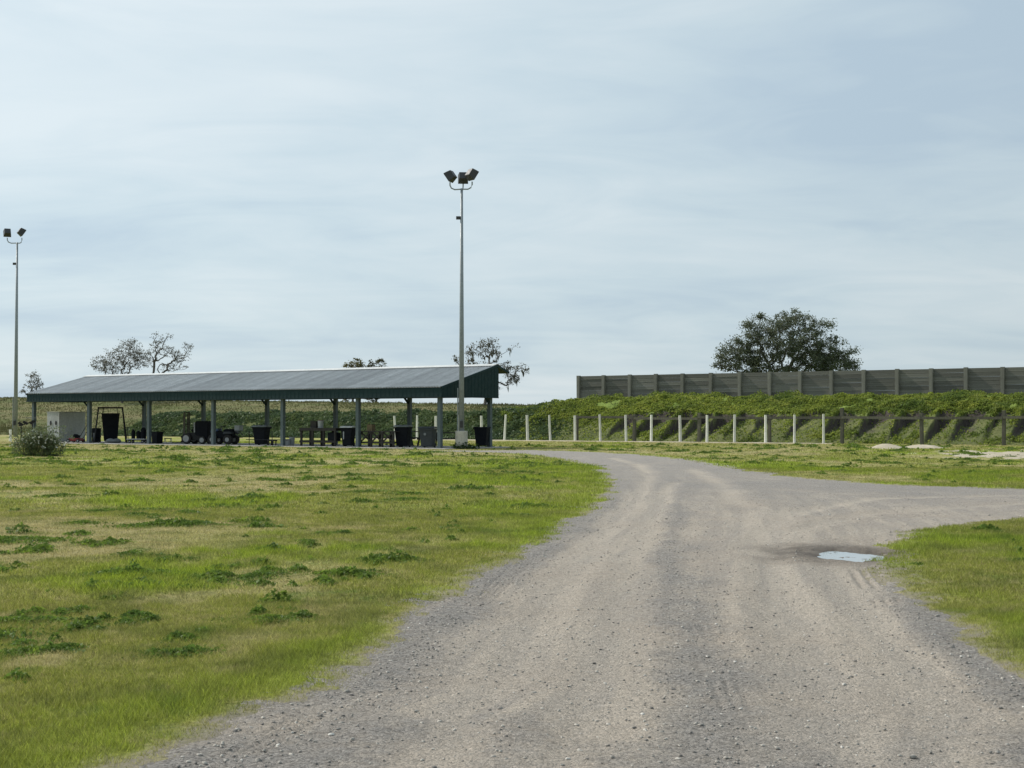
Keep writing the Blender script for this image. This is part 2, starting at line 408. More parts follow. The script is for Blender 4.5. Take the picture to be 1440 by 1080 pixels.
ok &= ~((np.hypot(np.minimum(bx - G(1475, 642)[0], 0) / 5.2, (by - G(1475, 642)[1]) / 10.0) + (fbm((bx - G(1475, 642)[0]) * .9, (by - G(1475, 642)[1]) * .45, 131, 4) - .5) < .98) & (rng.random(len(bx)) > .08))
bx, by, bh, bw, bd = (a[ok] for a in (bx, by, bh, bw, bd))
gdry, glush, gdirt = lawn_masks(bx, by, bd)
keep = rng.random(len(bx)) > .45 * gdry
bx, by, bh, bw, bd, gdry, glush = (a[keep] for a in (bx, by, bh, bw, bd, gdry, glush))
nb = len(bx)
hh = bh * (.45 + .9 * rng.random(nb)) * (.65 + .5 * glush - .15 * gdry) * (.75 + .8 * fbm(bx * 3, by * 3, 61, 3)) * (.55 + .45 * sstep(.0, .7, bd))
ang = rng.random(nb) * 2 * np.pi; ca, sa = np.cos(ang), np.sin(ang)
lean = hh * (.25 + .9 * rng.random(nb)); la = rng.random(nb) * 2 * np.pi
z0 = lawn_h(bx, by, bd) - .006
v0 = np.stack([bx - ca * bw / 2, by - sa * bw / 2, z0], 1); v1 = np.stack([bx + ca * bw / 2, by + sa * bw / 2, z0], 1)
v2 = np.stack([bx + np.cos(la) * lean, by + np.sin(la) * lean, z0 + hh], 1)
V = np.stack([v0, v1, v2], 1).reshape(-1, 3)
gdry = np.clip(gdry + (rng.random(nb) - .5) * .35 + (rng.random(nb) < .10) * .9, 0, 1)
me = np_mesh('lawn_grass', V, np.arange(nb * 3).reshape(-1, 3), False, dict(dry=np.repeat(gdry, 3), lush=np.repeat(glush, 3), tone=np.repeat(.78 + .85 * rng.random(nb) ** 1.6, 3)))
m, nt, b = newmat('grass blades'); c = lawn_color(nt)
cn = N(nt, 'ShaderNodeVectorMath', operation='SCALE'); nt.links.new(c, cn.inputs[0]); nt.links.new(attr(nt, 'tone'), cn.inputs['Scale']); c = cn.outputs[0]
nt.links.new(c, b.inputs['Base Color']); b.inputs['Roughness'].default_value = .7; b.inputs['Specular IOR Level'].default_value = .2
tb = N(nt, 'ShaderNodeBsdfTranslucent'); nt.links.new(c, tb.inputs[0]); ms = N(nt, 'ShaderNodeMixShader'); ms.inputs[0].default_value = .5
nt.links.new(b.outputs[0], ms.inputs[1]); nt.links.new(tb.outputs[0], ms.inputs[2]); nt.links.new(ms.outputs[0], nt.nodes['Material Output'].inputs[0])
o = link('lawn_grass', me, m); tag(o, 'short patchy green and straw coloured lawn grass', 'grass', kind='stuff')

# ------------------------------------------------------------------ road sheet
yr = np.concatenate([[-15, -8, -3, 0, 2, 3.5], np.geomspace(4.5, 78, 560)])
tr_ = np.concatenate([[-1.2, -.8, -.6], np.linspace(-.45, .45, 640), [.5, .6, .7, .85, 1.2, 1.8]])
YY, TT = np.meshgrid(yr, tr_, indexing='ij'); XX = TT * np.maximum(np.abs(YY), 3)
D0 = road_d(XX, YY, False); D = road_d(XX, YY)
lat = np.minimum(seg_dist(XX, YY, np.array(LEFT)), seg_dist(XX, YY, np.array(FAR)) + 0)
latL = seg_dist(XX, YY, np.array(LEFT))
def pl(pts): return np.array([G(*p) for p in pts])
cen = seg_dist(XX, YY, pl([(1010, 1120), (1000, 1060), (985, 960), (955, 860), (938, 780), (945, 720), (965, 680), (940, 655)]))
wb = (fbm(XX * .9, YY * .7, 15, 4) - .5)
loose = .8 * np.exp(-((cen + wb * .7) / .25) ** 2)
loose = np.maximum(loose, 1.0 * np.exp(-((latL - .15 + wb * .5) / .33) ** 2) * sstep(6.5, 8.5, YY))
loose = np.maximum(loose, .9 * np.exp(-((seg_dist(XX, YY, pl([(1270, 822), (1310, 868), (1360, 925), (1430, 985)])) + wb * .4) / .28) ** 2))
loose = np.maximum(loose, .8 * np.exp(-((seg_dist(XX, YY, np.array(FAR)) + wb * .8) / .9) ** 2))
loose = np.maximum(loose, sstep(18, 34, YY) * (.6 + .5 * fbm(XX * .5, YY * .3, 71, 4)))
loose = np.maximum(loose, (1 - sstep(6.2, 7.3, YY + wb * 3.5)) * .7)
loose = np.clip(loose + (fbm(XX * 2, YY * 2, 25, 4) - .5) * .8 - .05, 0, 1)
q = pud_q(XX, YY)
mud = np.exp(-(pud_q(XX + .25, YY) / 1.55) ** 3) * sstep(.25, .5, fbm(XX * 1.8, YY * 1.2, 38, 3) + .45 * np.exp(-q ** 2))
mud = np.maximum(mud, np.exp(-(q / 1.3) ** 6))
ruts = .012 * (fbm(lat * 3.1, YY * .12 + 5, 33, 3) - .5) + .022 * (fbm(XX * 1.5, YY * 1.2, 35, 4) - .5) + .010 * (fbm(XX * 9, YY * 9, 36, 3) - .5)
hgt = ruts + .012 * loose - .055 * np.exp(-(q / 1.05) ** 4) + mud * ((fbm(XX * 5 + 3, YY * 3, 37, 4) - .5) * .055) + .030 * sstep(.0, .7, (XX - PUD[0])) * mud
def tread(a, b_, n=4, sp=.055, w=.016, dep=.014):
    a = np.array(G(*a)); b_ = np.array(G(*b_)); d = (b_ - a); L = np.linalg.norm(d); d /= L; nn = np.array([-d[1], d[0]])
    s_ = (XX - a[0]) * d[0] + (YY - a[1]) * d[1]; o_ = (XX - a[0]) * nn[0] + (YY - a[1]) * nn[1]; r_ = np.zeros_like(XX)
    for k in range(n): r_ = r_ - dep * np.exp(-((o_ - (k - (n - 1) / 2) * sp) / w) ** 2)
    return r_ * sstep(-.2, .3, s_) * (1 - sstep(L - .3, L + .2, s_)) * sstep(.3, .5, fbm(XX * 4, YY * 2, 39, 2))
def track(pts, w, dep):
    dd = seg_dist(XX, YY, pl(pts)) + .06 * (fbm(XX * 2, YY, 40, 3) - .5)
    return -dep * np.exp(-(dd / w) ** 2) + .5 * dep * np.exp(-((dd - 2.1 * w) / (.7 * w)) ** 2), np.exp(-(dd / (1.3 * w)) ** 2)
TRK = [([(600, 1100), (700, 960), (790, 830), (850, 750), (895, 700), (915, 670), (900, 655), (860, 645)], .20), ([(1240, 1100), (1170, 960), (1110, 840), (1070, 760), (1040, 710), (1010, 680), (970, 660)], .22),
       ([(790, 1100), (835, 960), (868, 850), (895, 770), (925, 710), (945, 680)], .16), ([(1110, 900), (1085, 800), (1120, 745), (1220, 722), (1440, 708), (1700, 700)], .16), ([(1075, 760), (1110, 722), (1220, 702), (1440, 697), (1700, 692)], .16), ([(1360, 1100), (1290, 960), (1210, 850), (1150, 790)], .16)]
packed = np.zeros_like(XX)
for pts_, w_ in TRK:
    h_, p_ = track(pts_, w_, .014); hgt = hgt + h_; packed = np.maximum(packed, p_)
packed = packed * sstep(.25, .6, fbm(XX * .8, YY * .4, 43, 3) + .15)
loose = np.clip(loose - .7 * packed, 0, 1)
hgt = hgt + tread((675, 850), (752, 775)) + tread((330, 1070), (440, 1005), 4, .05) + tread((1120, 742), (1330, 722), 3, .12, .04) + tread((1130, 775), (1340, 738), 3, .14, .05) + tread((1040, 1010), (985, 880), 3, .07, .02, .010) + tread((1210, 800), (1250, 850), 3, .10, .03, .03)
keep_v = D0 < .55
F = grid_faces(*XX.shape); kv = keep_v.ravel(); F = F[kv[F].any(1)]
used = np.unique(F); remap = np.full(XX.size, -1); remap[used] = np.arange(len(used))
Vr = np.stack([XX, YY, hgt - .0], -1).reshape(-1, 3)[used]
me = np_mesh('road', Vr, remap[F], True, dict(packed=packed.ravel()[used], loose=loose.ravel()[used], mud=mud.ravel()[used], lat=lat.ravel()[used], edge=(D0.ravel()[used])))
m, nt, b = newmat('dusty gravel road')
p = pos(nt); sepn = N(nt, 'ShaderNodeSeparateXYZ'); nt.links.new(p, sepn.inputs[0])
cmbn = N(nt, 'ShaderNodeCombineXYZ'); nt.links.new(math_(nt, 'MULTIPLY', attr(nt, 'lat'), 2.4), cmbn.inputs[0]); nt.links.new(math_(nt, 'MULTIPLY', sepn.outputs[1], .13), cmbn.inputs[1]); nt.links.new(math_(nt, 'MULTIPLY', sepn.outputs[0], .13), cmbn.inputs[2])
streak = noise(nt, 1.6, 6, .6, cmbn.outputs[0])
col = rgbmix(nt, mrange(nt, streak, .42, .58), (.470, .412, .345), (.372, .333, .290))
col = rgbmix(nt, mrange(nt, noise(nt, .55, 5, .6, p), .45, .68), col, (.415, .358, .298))
col = rgbmix(nt, math_(nt, 'MULTIPLY', attr(nt, 'packed'), .32), col, (.49, .438, .375))
lo = math_(nt, 'ADD', attr(nt, 'loose'), mrange(nt, noise(nt, 7, 5, .7, p), .3, .7, -.35, .35))
col = rgbmix(nt, lo, col, (.335, .314, .292))
vor = N(nt, 'ShaderNodeTexVoronoi'); vor.inputs['Scale'].default_value = 62; nt.links.new(p, vor.inputs['Vector'])
vsn = N(nt, 'ShaderNodeSeparateColor'); nt.links.new(vor.outputs['Color'], vsn.inputs[0])
pk = math_(nt, 'MULTIPLY', math_(nt, 'SUBTRACT', vsn.outputs[0], .5), mrange(nt, attr(nt, 'loose'), 0, 1, .28, .75)); peb = math_(nt, 'ADD', pk, 1.0)
cn = N(nt, 'ShaderNodeVectorMath', operation='SCALE'); nt.links.new(col, cn.inputs[0]); nt.links.new(peb, cn.inputs['Scale']); col = cn.outputs[0]
k = mrange(nt, noise(nt, 60, 3, .7, p), .3, .7, .86, 1.14)
cn = N(nt, 'ShaderNodeVectorMath', operation='SCALE'); nt.links.new(col, cn.inputs[0]); nt.links.new(k, cn.inputs['Scale']); col = cn.outputs[0]
k = mrange(nt, noise(nt, 17, 7, .8, p), .36, .64, .80, 1.14)
cn = N(nt, 'ShaderNodeVectorMath', operation='SCALE'); nt.links.new(col, cn.inputs[0]); nt.links.new(k, cn.inputs['Scale']); col = cn.outputs[0]
mudf = math_(nt, 'MULTIPLY', attr(nt, 'mud'), mrange(nt, noise(nt, 3, 4, .6, p), .35, .6, .6, 1))
col = rgbmix(nt, mudf, col, (.10, .08, .062))
nt.links.new(col, b.inputs['Base Color'])
rr = mrange(nt, mudf, 0, 1, .95, .55); nt.links.new(rr, b.inputs['Roughness']); b.inputs['Specular IOR Level'].default_value = .15
bh1 = math_(nt, 'ADD', math_(nt, 'MULTIPLY', vor.outputs['Distance'], -.3), math_(nt, 'MULTIPLY', noise(nt, 80, 4, .75, p), mrange(nt, attr(nt, 'loose'), 0, 1, .55, 1.1)))
bh1 = math_(nt, 'ADD', bh1, math_(nt, 'MULTIPLY', noise(nt, 22, 5, .7, p), 1.0))
bump(nt, b, bh1, 1.0, .038)
road = link('gravel_road', me, m); tag(road, kind='structure')

ROADY, ROADT, ROADH = yr, tr_, hgt
# puddle
n = 90
a = np.linspace(0, 2 * np.pi, n, endpoint=False)
pv = [(PUD[0] + .06, PUD[1], -.034)] + [(PUD[0] + .06 + .72 * math.cos(t) * (1 + .12 * math.sin(3 * t)), PUD[1] + 1.12 * math.sin(t), -.034) for t in a]
me = bpy.data.meshes.new('puddle'); me.from_pydata(pv, [], [(0, i + 1, (i + 1) % n + 1) for i in range(n)])
m, nt, b = newmat('muddy still water'); b.inputs['Base Color'].default_value = (.10, .085, .065, 1)
nt.links.new(mrange(nt, noise(nt, 2, 3, .5, pos(nt)), .3, .7, .02, .07), b.inputs['Roughness']); b.inputs['IOR'].default_value = 1.33; b.inputs['Specular IOR Level'].default_value = .5
b.inputs['Coat Weight'].default_value = 1.0; b.inputs['Coat Roughness'].default_value = .02; b.inputs['Coat IOR'].default_value = 1.33
tag(link('puddle', me, m), kind='structure')

# loose stones on the road
def stones(name, n, y0, y1, smin, smax, label, cat, mt, seed, only_loose=False, power=1.3):
    r = np.random.default_rng(seed)
    y = (r.random(n) * (y1 ** power - y0 ** power) + y0 ** power) ** (1 / power); x = (r.random(n) * 2 - 1) * .42 * y
    d = road_d(x, y)
    ll = seg_dist(x, y, np.array(LEFT)); ce = seg_dist(x, y, pl([(1010, 1120), (985, 960), (955, 860), (938, 780), (945, 720)])); ri = seg_dist(x, y, pl([(1270, 822), (1310, 868), (1360, 925), (1430, 985)]))
    w = .26 + .8 * np.exp(-((ll - .2) / .3) ** 2) + .35 * np.exp(-(ce / .3) ** 2) + .7 * np.exp(-(ri / .3) ** 2)
    ok = (d < .06) & (r.random(n) < w) & (pud_q(x, y) > 1.1)
    x, y = x[ok], y[ok]; n = len(x)
    s = smin + (smax - smin) * r.random(n) ** 3.2
    iy = np.clip(np.searchsorted(ROADY, y), 0, len(ROADY) - 1); it = np.clip(np.searchsorted(ROADT, x / y), 0, len(ROADT) - 1); zz = ROADH[iy, it]
    base = np.array([[1, 0, 0], [0, 1, 0], [-1, 0, 0], [0, -1, 0], [.55, .5, .62], [-.5, .6, .55], [-.6, -.5, .6], [.5, -.6, .5], [.05, .0, .8]])
    fc = np.array([[0, 1, 4], [1, 5, 4], [1, 2, 5], [2, 6, 5], [2, 3, 6], [3, 7, 6], [3, 0, 7], [0, 4, 7], [4, 5, 8], [5, 6, 8], [6, 7, 8], [7, 4, 8]])
    vv = base[None] * (.6 + .8 * r.random((n, 9, 1))) * np.stack([.8 + .6 * r.random(n), .7 + .4 * r.random(n), .5 + .5 * r.random(n)], 1)[:, None]
    t = r.random(n) * 6.28; c_, s_ = np.cos(t)[:, None], np.sin(t)[:, None]
    vx = vv[..., 0] * c_ - vv[..., 1] * s_; vy = vv[..., 0] * s_ + vv[..., 1] * c_
    V = np.stack([x[:, None] + vx * s[:, None], y[:, None] + vy * s[:, None], zz[:, None] + (vv[..., 2] + .12) * s[:, None]], -1).reshape(-1, 3)
    Fq = (fc[None] + (np.arange(n) * 9)[:, None, None]).reshape(-1, 3)
    tone = np.repeat(r.random(n), 9)
    o = link(name, np_mesh(name, V, Fq, False, dict(tone=tone)), mt); tag(o, label, cat, kind='stuff')
m, nt, b = newmat('limestone gravel')
t = attr(nt, 'tone'); col = rgbmix(nt, mrange(nt, t, .0, .85), (.14, .132, .122), (.42, .395, .35)); col = rgbmix(nt, mrange(nt, t, .92, .99), col, (.55, .53, .49))
k = mrange(nt, noise(nt, 80, 3, .6, pos(nt)), .3, .7, .8, 1.2); cn = N(nt, 'ShaderNodeVectorMath', operation='SCALE'); nt.links.new(col, cn.inputs[0]); nt.links.new(k, cn.inputs['Scale'])
nt.links.new(cn.outputs[0], b.inputs['Base Color']); b.inputs['Roughness'].default_value = .9; b.inputs['Specular IOR Level'].default_value = .2
stones('gravel', 130000, 5.6, 30, .0025, .0125, 'loose grey gravel scattered over the dirt road', 'gravel', m, 3)
stones('larger_gravel', 2600, 5.8, 30, .006, .022, 'larger dark stones lying loose on the dirt road', 'gravel', m, 4)

# ------------------------------------------------------------------ earth berm and levee behind the range (range axes)
xs = np.concatenate([np.arange(-220, -60, 1.6), np.arange(-60, -14, .28), np.arange(-14, 26, .10), np.arange(26, 70, 1.2)])
ysv = np.concatenate([np.arange(27.9, 36, .10), np.arange(36, 46, .3), np.arange(46, 80, 1.0), [90, 110, 140, 200, 260]])
_r = random.Random(12)
PITX = [-10.0]
while PITX[-1] < 75: PITX.append(PITX[-1] + _r.uniform(1.3, 3.0))
PITX = np.array(PITX); PITD = np.array([_r.choice((.45, .6, .75, .9, 1.0)) for _ in PITX]); PITW = np.array([_r.uniform(0, 1) for _ in PITX])
def berm(x, y, detail=True):
    right = sstep(-23, -11, x)
    bays = sstep(-9.5, -6.5, x)
    lb = sstep(RX(165, 32), RX(215, 32), x)                                # dense berm starts a third along the shelter
    hb = (0.6 + 1.45 * lb) * (1 - right) + 2.55 * right
    # scooped bullet pits between spurs of turf: steep on the left, floor climbing to the right
    k = np.clip(np.searchsorted(PITX, x) - 1, 0, len(PITX) - 2)
    fr = np.clip((x + .25 * (vn(y * 1.5, x * .5, 4) - .5) - PITX[k]) / (PITX[k + 1] - PITX[k]), 0, 1)
    dpt = PITD[k]
    zf = 1 - dpt * sstep(.0, .10, fr) * (1 - fr) ** .85
    zf = np.clip(zf + (fbm(x * 1.4, y * 1.1, 171, 3) - .5) * .3, 0, 1)
    pit = np.clip(sstep(.0, .08, fr) * (1 - fr) ** .6 * dpt, 0, 1) * bays
    yw = 31.5 + .7 * PITW[k] + .5 * (fbm(x * 1.1, y * .6, 14, 3) - .5)
    tal = np.clip(y - 28.3, 0, 3.6) * (.22 + .40 * zf)
    face = sstep(0, 1, (y - yw) / .35)
    zr = np.minimum(tal, 2.1) * (1 - face) + face * 2.1
    zr = zr + (3.12 - 2.1) * sstep(31.6, 36.0, y) * face
    zl = hb * sstep(28.2, 33.5, y)
    z = zl * (1 - bays) + zr * bays
    zl2 = 3.12 * sstep(28.4, 35.5, y)
    z = np.where(bays < 1, (zl * (1 - right) + zl2 * right) * (1 - bays) + zr * bays, z)
    crest = np.where(x < -32, 3.0 + (-32 - x) * .0172, 3.0)
    lev = crest * sstep(33.0, 56.0, y) ** .8
    z = np.maximum(z, lev) + .25 * np.minimum(z, lev) * 0
    if detail:
        veg = (1 - pit * bays * (1 - sstep(1.95, 2.2, z)))
        z = z + sstep(28.5, 30, y) * veg * ((fbm(x * 1.1, y * 1.1, 44, 4) - .5) * .50 + (fbm(x * 3.2, y * 3.2, 45, 3) - .5) * .18) * (1 - .6 * sstep(36, 40, y))
    return z - .06 - .02, pit * bays, right, lb
BX, BY = np.meshgrid(xs, ysv, indexing='ij')
BZ, PIT, RGT, LB = berm(BX, BY)
gy, gx = np.gradient(BZ, ysv, axis=1), np.gradient(BZ, xs, axis=0)
slope = np.hypot(gx, gy)
soil = sstep(.9, 1.6, slope) * sstep(.08, .25, PIT) * (BZ < 2.25)
soil = np.maximum(soil, .8 * sstep(.3, .6, PIT) * sstep(29.8, 30.6, BY) * (BZ < 2.0) * sstep(.3, .5, fbm(BX * 1.3, BY * 1.6, 91, 3)))
green = np.clip(np.maximum(sstep(-20, -13, BX) , LB * (1 - sstep(33.0, 35.5, BY + (fbm(BX * .5, BY * .5, 13, 3) - .5) * 4))), 0, 1)
bright = sstep(-19, -13, BX) * sstep(1.4, 2.3, BZ)
WX, WY = RW(BX, BY)
me = np_mesh('levee', np.stack([WX, WY, BZ], -1).reshape(-1, 3), grid_faces(*BX.shape)[:, ::-1], True, dict(soil=soil, green=green, bright=bright, streak=fbm(BX * .09, BY * .75, 151, 5)))
m, nt, b = newmat('levee turf'); p = pos(nt)
c = rgbmix(nt, mrange(nt, attr(nt, 'streak'), .38, .62), (.165, .155, .072), (.105, .122, .044))
c = rgbmix(nt, mrange(nt, noise(nt, .5, 6, .65, p), .5, .7), c, (.165, .145, .078))
g = rgbmix(nt, mrange(nt, noise(nt, 1.2, 5, .65, p), .38, .62), (.105, .125, .05), (.16, .17, .07))
g = rgbmix(nt, attr(nt, 'bright'), g, (.18, .24, .055))
c = rgbmix(nt, attr(nt, 'green'), c, g)
c = rgbmix(nt, attr(nt, 'soil'), c, (.085, .073, .066))
nt.links.new(c, b.inputs['Base Color']); b.inputs['Roughness'].default_value = .95; b.inputs['Specular IOR Level'].default_value = .1
bump(nt, b, noise(nt, 5, 6, .75, p), 1.0, .15)
tag(link('levee', me, m), kind='structure')

def leaf_cloud(P, size, aspect=.55, flat=.0, seed=1, up=0.0):
    """diamond shaped leaves at points P"""
    r = np.random.default_rng(seed); n = len(P)
    a = r.normal(size=(n, 3)); a[:, 2] += up; a /= np.linalg.norm(a, axis=1)[:, None] + 1e-9
    c = r.normal(size=(n, 3)); c -= (c * a).sum(1)[:, None] * a; c /= np.linalg.norm(c, axis=1)[:, None] + 1e-9
    s = (size * (.6 + .8 * r.random(n)))[:, None]
    n3 = np.cross(a, c) * s * .12
    V = np.stack([P - a * s * .5, P + c * s * aspect * .5 + n3, P + a * s * .5, P - c * s * aspect * .5 + n3], 1).reshape(-1, 3)
    return V, np.arange(n * 4).reshape(-1, 4)

# creeper on the bright berm
def berm_pts(n, x0, x1, y0, y1, seed):
    r = np.random.default_rng(seed); x = x0 + (x1 - x0) * r.random(n); y = y0 + (y1 - y0) * r.random(n)
    z, pit, rgt, lb = berm(x, y); z2 = berm(x, y + .12)[0]; z3 = berm(x + .12, y)[0]
    return x, y, z, pit, np.hypot(z2 - z, z3 - z) / .12, lb
x, y, z, pit, sl, lb = berm_pts(230000, -21, 24, 28.4, 40.2, 11)
cl = fbm(x * .9, y * .9, 101, 4)
ok = (cl > .30) & ((x > -15.5) | (z > .5 + 2.2 * (-15.5 - x) / 6)) & ~((pit > .20) & (z < 1.9) & (y > 30.1) & (rng.random(len(x)) > .22)) & ~((z < 1.5) & (rng.random(len(x)) > .08 + .28 * (z / 1.5) ** 2 + .4 * sstep(.54, .64, fbm(x * .55, y * .6, 181, 3)))) & ~((y > 36.5) & (rng.random(len(x)) > .5))
x, y, z, cl = x[ok], y[ok], z[ok], cl[ok]
tall = .42 * sstep(.56, .72, fbm(x * .45, y * .2, 161, 3)) * sstep(37.5, 39, y)
wx, wy = RW(x, y); P = np.stack([wx, wy, z + rng.random(len(x)) * (.06 + .75 * np.clip(cl - .40, 0, 1) + tall)], 1)
V, Fq = leaf_cloud(P, np.full(len(P), .14), .75, seed=2, up=0.3)
o = link('berm_creeper', np_mesh('berm_creeper', V, Fq), leafmat('bright creeper leaves', (.25, .30, .052), (.105, .155, .036), (.31, .34, .07), .28, .55)); tag(o, 'bright green leafy creeper covering the berm below the timber wall', 'creeper', kind='stuff')
x, y, z, pit, sl, lb = berm_pts(150000, -92, -11, 28.6, 36.0, 12)
cl = fbm(x * .7, y * .9, 111, 4)
ok = (lb > rng.random(len(x))) & (cl > .26) & (rng.random(len(x)) > sstep(33.0, 35.2, y + (fbm(x * .5, y * .5, 13, 3) - .5) * 4) * .97) & (x < -14 - 6 * rng.random(len(x)) + 3 * (z < 1.6))
x, y, z, cl = x[ok], y[ok], z[ok], cl[ok]
wx, wy = RW(x, y); P = np.stack([wx, wy, z + rng.random(len(x)) * (.06 + 1.0 * np.clip(cl - .40, 0, 1))], 1)
V, Fq = leaf_cloud(P, np.full(len(P), .20), .7, seed=3)
o = link('berm_scrub', np_mesh('berm_scrub', V, Fq), leafmat('dark scrub leaves', (.068, .108, .052), (.098, .14, .056), (.15, .19, .065), .4, .35)); tag(o, 'dark green scrub growing along the foot of the levee behind the shelter', 'scrub', kind='stuff')
# dry levee grass
x, y, z, pit, sl, lb = berm_pts(60000, -130, -9, 29.0, 60.0, 13)
ok = ~((lb > .5) & (y < 33.5)) & (rng.random(len(x)) < .35 + .65 * sstep(.4, .6, fbm(x * .4, y * .4, 121, 3)))
x, y, z = x[ok], y[ok], z[ok]; wx, wy = RW(x, y); n = len(x)
hg = .06 + .18 * rng.random(n) ** 2 + np.where((x < RX(40, 30)) & (y < 33), .7 * rng.random(n), 0); t = rng.random(n) * 6.28; le = hg * .6 * rng.random(n)
V = np.stack([np.stack([wx - .05, wy, z], 1), np.stack([wx + .05, wy, z], 1), np.stack([wx + np.cos(t) * le, wy + np.sin(t) * le, z + hg], 1)], 1).reshape(-1, 3)
o = link('levee_grass', np_mesh('levee_grass', V, np.arange(n * 3).reshape(-1, 3)), leafmat('dry levee grass', (.145, .138, .062), (.105, .12, .044), (.17, .155, .078), .12, .3)); tag(o, 'rough olive and straw grass on the levee slope', 'grass', kind='stuff')

# pale strip in front of the target posts, and the sand at its right end
def strip_mesh(name, pts, w, h, mt, kind='structure'):
    V = []; Fs = []
    for i, (x, y) in enumerate(pts):
        k = 1 + .35 * math.sin(i * 1.7) + .2 * math.sin(i * .63)
        for j, (o_, hz) in enumerate(((-w * .5, -.03), (-w * .25, h), (w * .25, h), (w * .5, -.03))):
            X, Y = RW(x, y + o_ * k); V.append((X, Y, hz * (.8 + .3 * k) if hz > 0 else hz))
        if i: Fs += [((i - 1) * 4 + j, i * 4 + j, i * 4 + j + 1, (i - 1) * 4 + j + 1) for j in range(3)]
    me = bpy.data.meshes.new(name); me.from_pydata(V, [], Fs); o = link(name, me, mt); tag(o, kind=kind); return o
M['sand'] = surf('pale sand', (.43, .38, .29), (.33, .285, .205), .95, 0, .8, 20, .5, .02, coords='Object')
strip_mesh('sand_strip', [(x, 26.35) for x in np.arange(RX(520, 26.4), RX(1175, 26.4), .8)], .9, .055, M['sand'])
SC_ = G(1475, 642)
gx_, gy_ = np.meshgrid(np.linspace(-5.5, 9, 120), np.linspace(-11, 22, 150), indexing='ij')
q = np.hypot(np.minimum(gx_, 0) / 5.0, gy_ / np.where(gy_ > 0, 11.0, 8.0)) + (fbm(gx_ * .9, gy_ * .45, 131, 4) - .5) * 1.0
hz = .09 * np.clip(1.0 - q, -1, 1) + .14 * (fbm(gx_ * 1.6, gy_ * .9, 132, 4) - .5) * (q < 1.05) + (.30 * np.exp(-((gx_ + 2.6) / .8) ** 2 - ((gy_ - 16) / 1.6) ** 2) + .26 * np.exp(-((gx_ + .2) / 1.0) ** 2 - ((gy_ - 17.5) / 1.8) ** 2)) * (.5 + fbm(gx_ * 1.5, gy_ * 1.2, 133, 3))
tag(link('sand_patch', np_mesh('sand_patch', np.stack([SC_[0] + gx_, SC_[1] + gy_, np.maximum(hz - .01, -.12)], -1).reshape(-1, 3), grid_faces(*gx_.shape), True), M['sand']), kind='structure')

# concrete floor of the shelter
sl = MB(); cxs = -17.05
sl.box((0, 0, -.07), (35.9, 5.9, .26))
o = sl.build('concrete_slab', M['concrete'], bevel=.02); X, Y = RW(cxs, 2.2); o.location = (X, Y, 0); o.rotation_euler = (0, 0, -TH); tag(o, kind='structure')
FLO = .06

# ------------------------------------------------------------------ open shelter
shel = thing('open_shelter', 'long open sided shelter with grey ribbed roof and dark green fascia', 'shelter', (OX, OY, 0), -TH)
XL_, XR_ = -6 * BAY - .38, .36
EV, RG, BK = (-.36, 3.235), (4.62, 4.52), (5.75, 4.17)          # eave, ridge, back eave as (y,z)
cmb_ = MB(); cmb_.box((0, 0, 1.62), (.205, .205, 3.12))
cme = cmb_.mesh('column'); cme.materials.append(M['column'])
cpl = MB(); cpl.box((0, 0, .075), (.40, .40, .03)).mesh('base_plate'); ple = cpl.mesh('base_plate'); ple.materials.append(M['column'])
for row, yy in enumerate((0, DEP)):
    for k in range(7):
        c = link('column', cme, None, shel); c.location = (-k * BAY, yy, 0)
        pbase = link('base_plate', ple, None, c)
# corrugated sheets
def sheet(p0, p1, w, ribs):
    prof = []; pit = w / ribs
    for r in range(ribs):
        x0 = r * pit
        for fx, h in ((0, 0), (.55, 0), (.64, .055), (.88, .055), (.97, 0)): prof.append((x0 + fx * pit, h))
    prof.append((w - .004, 0)); prof[0] = (.004, 0)
    d = Vector((0, p1[0] - p0[0], p1[1] - p0[1])); nrm = Vector((0, -d.z, d.y)).normalized(); n = len(prof)
    b = MB(); vs = []
    for off in (0, -.012):
        for p in (p0, p1):
            for x, h in prof: vs.append(Vector((x, p[0], p[1])) + nrm * (h + off))
    fs = []
    for i in range(n - 1):
        fs.append((i, i + 1, n + i + 1, n + i)); fs.append((2 * n + i, 3 * n + i, 3 * n + i + 1, 2 * n + i + 1))
        fs.append((i + 1, i, 2 * n + i, 2 * n + i + 1)); fs.append((n + i, n + i + 1, 3 * n + i + 1, 3 * n + i))
    fs += [(0, n, 3 * n, 2 * n), (n - 1, 3 * n - 1, 4 * n - 1, 2 * n - 1)]
    return b.add(vs, fs)
NS = 36; sw = (XR_ - XL_) / NS
roof = MB(); 
for fr in np.arange(0, 1.001, .16):
    y = EV[0] + .1 + fr * (RG[0] - EV[0] - .2); z = EV[1] + (y - EV[0]) * (RG[1] - EV[1]) / (RG[0] - EV[0]) - .09
    roof.box(((XL_ + XR_) / 2, y, z), (XR_ - XL_ - .2, .06, .12))
roof = roof.build('roof', M['green_metal'], shel)
m1 = sheet(EV, RG, sw, 5).mesh('roof_sheet'); m1.materials.append(M['galv'])
m2 = sheet(RG, BK, sw, 5).mesh('roof_sheet'); m2.materials.append(M['galv'])
for k in range(NS):
    for mm in (m1, m2):
        c = link('roof_sheet', mm, None, roof); c.location = (XL_ + k * sw, 0, 0)
rc = MB()
d1 = Vector((0, EV[0] - RG[0], EV[1] - RG[1])).normalized(); d2 = Vector((0, BK[0] - RG[0], BK[1] - RG[1])).normalized()
T = Vector((0, RG[0], RG[1] + .085)); A = T + d1 * .45; B = T + d2 * .34
rc.ngon([(A.y, A.z), (T.y, T.z), (B.y, B.z), (B.y, B.z - .015), (T.y, T.z - .02), (A.y, A.z - .015)], XL_ - .02, XR_ + .02)
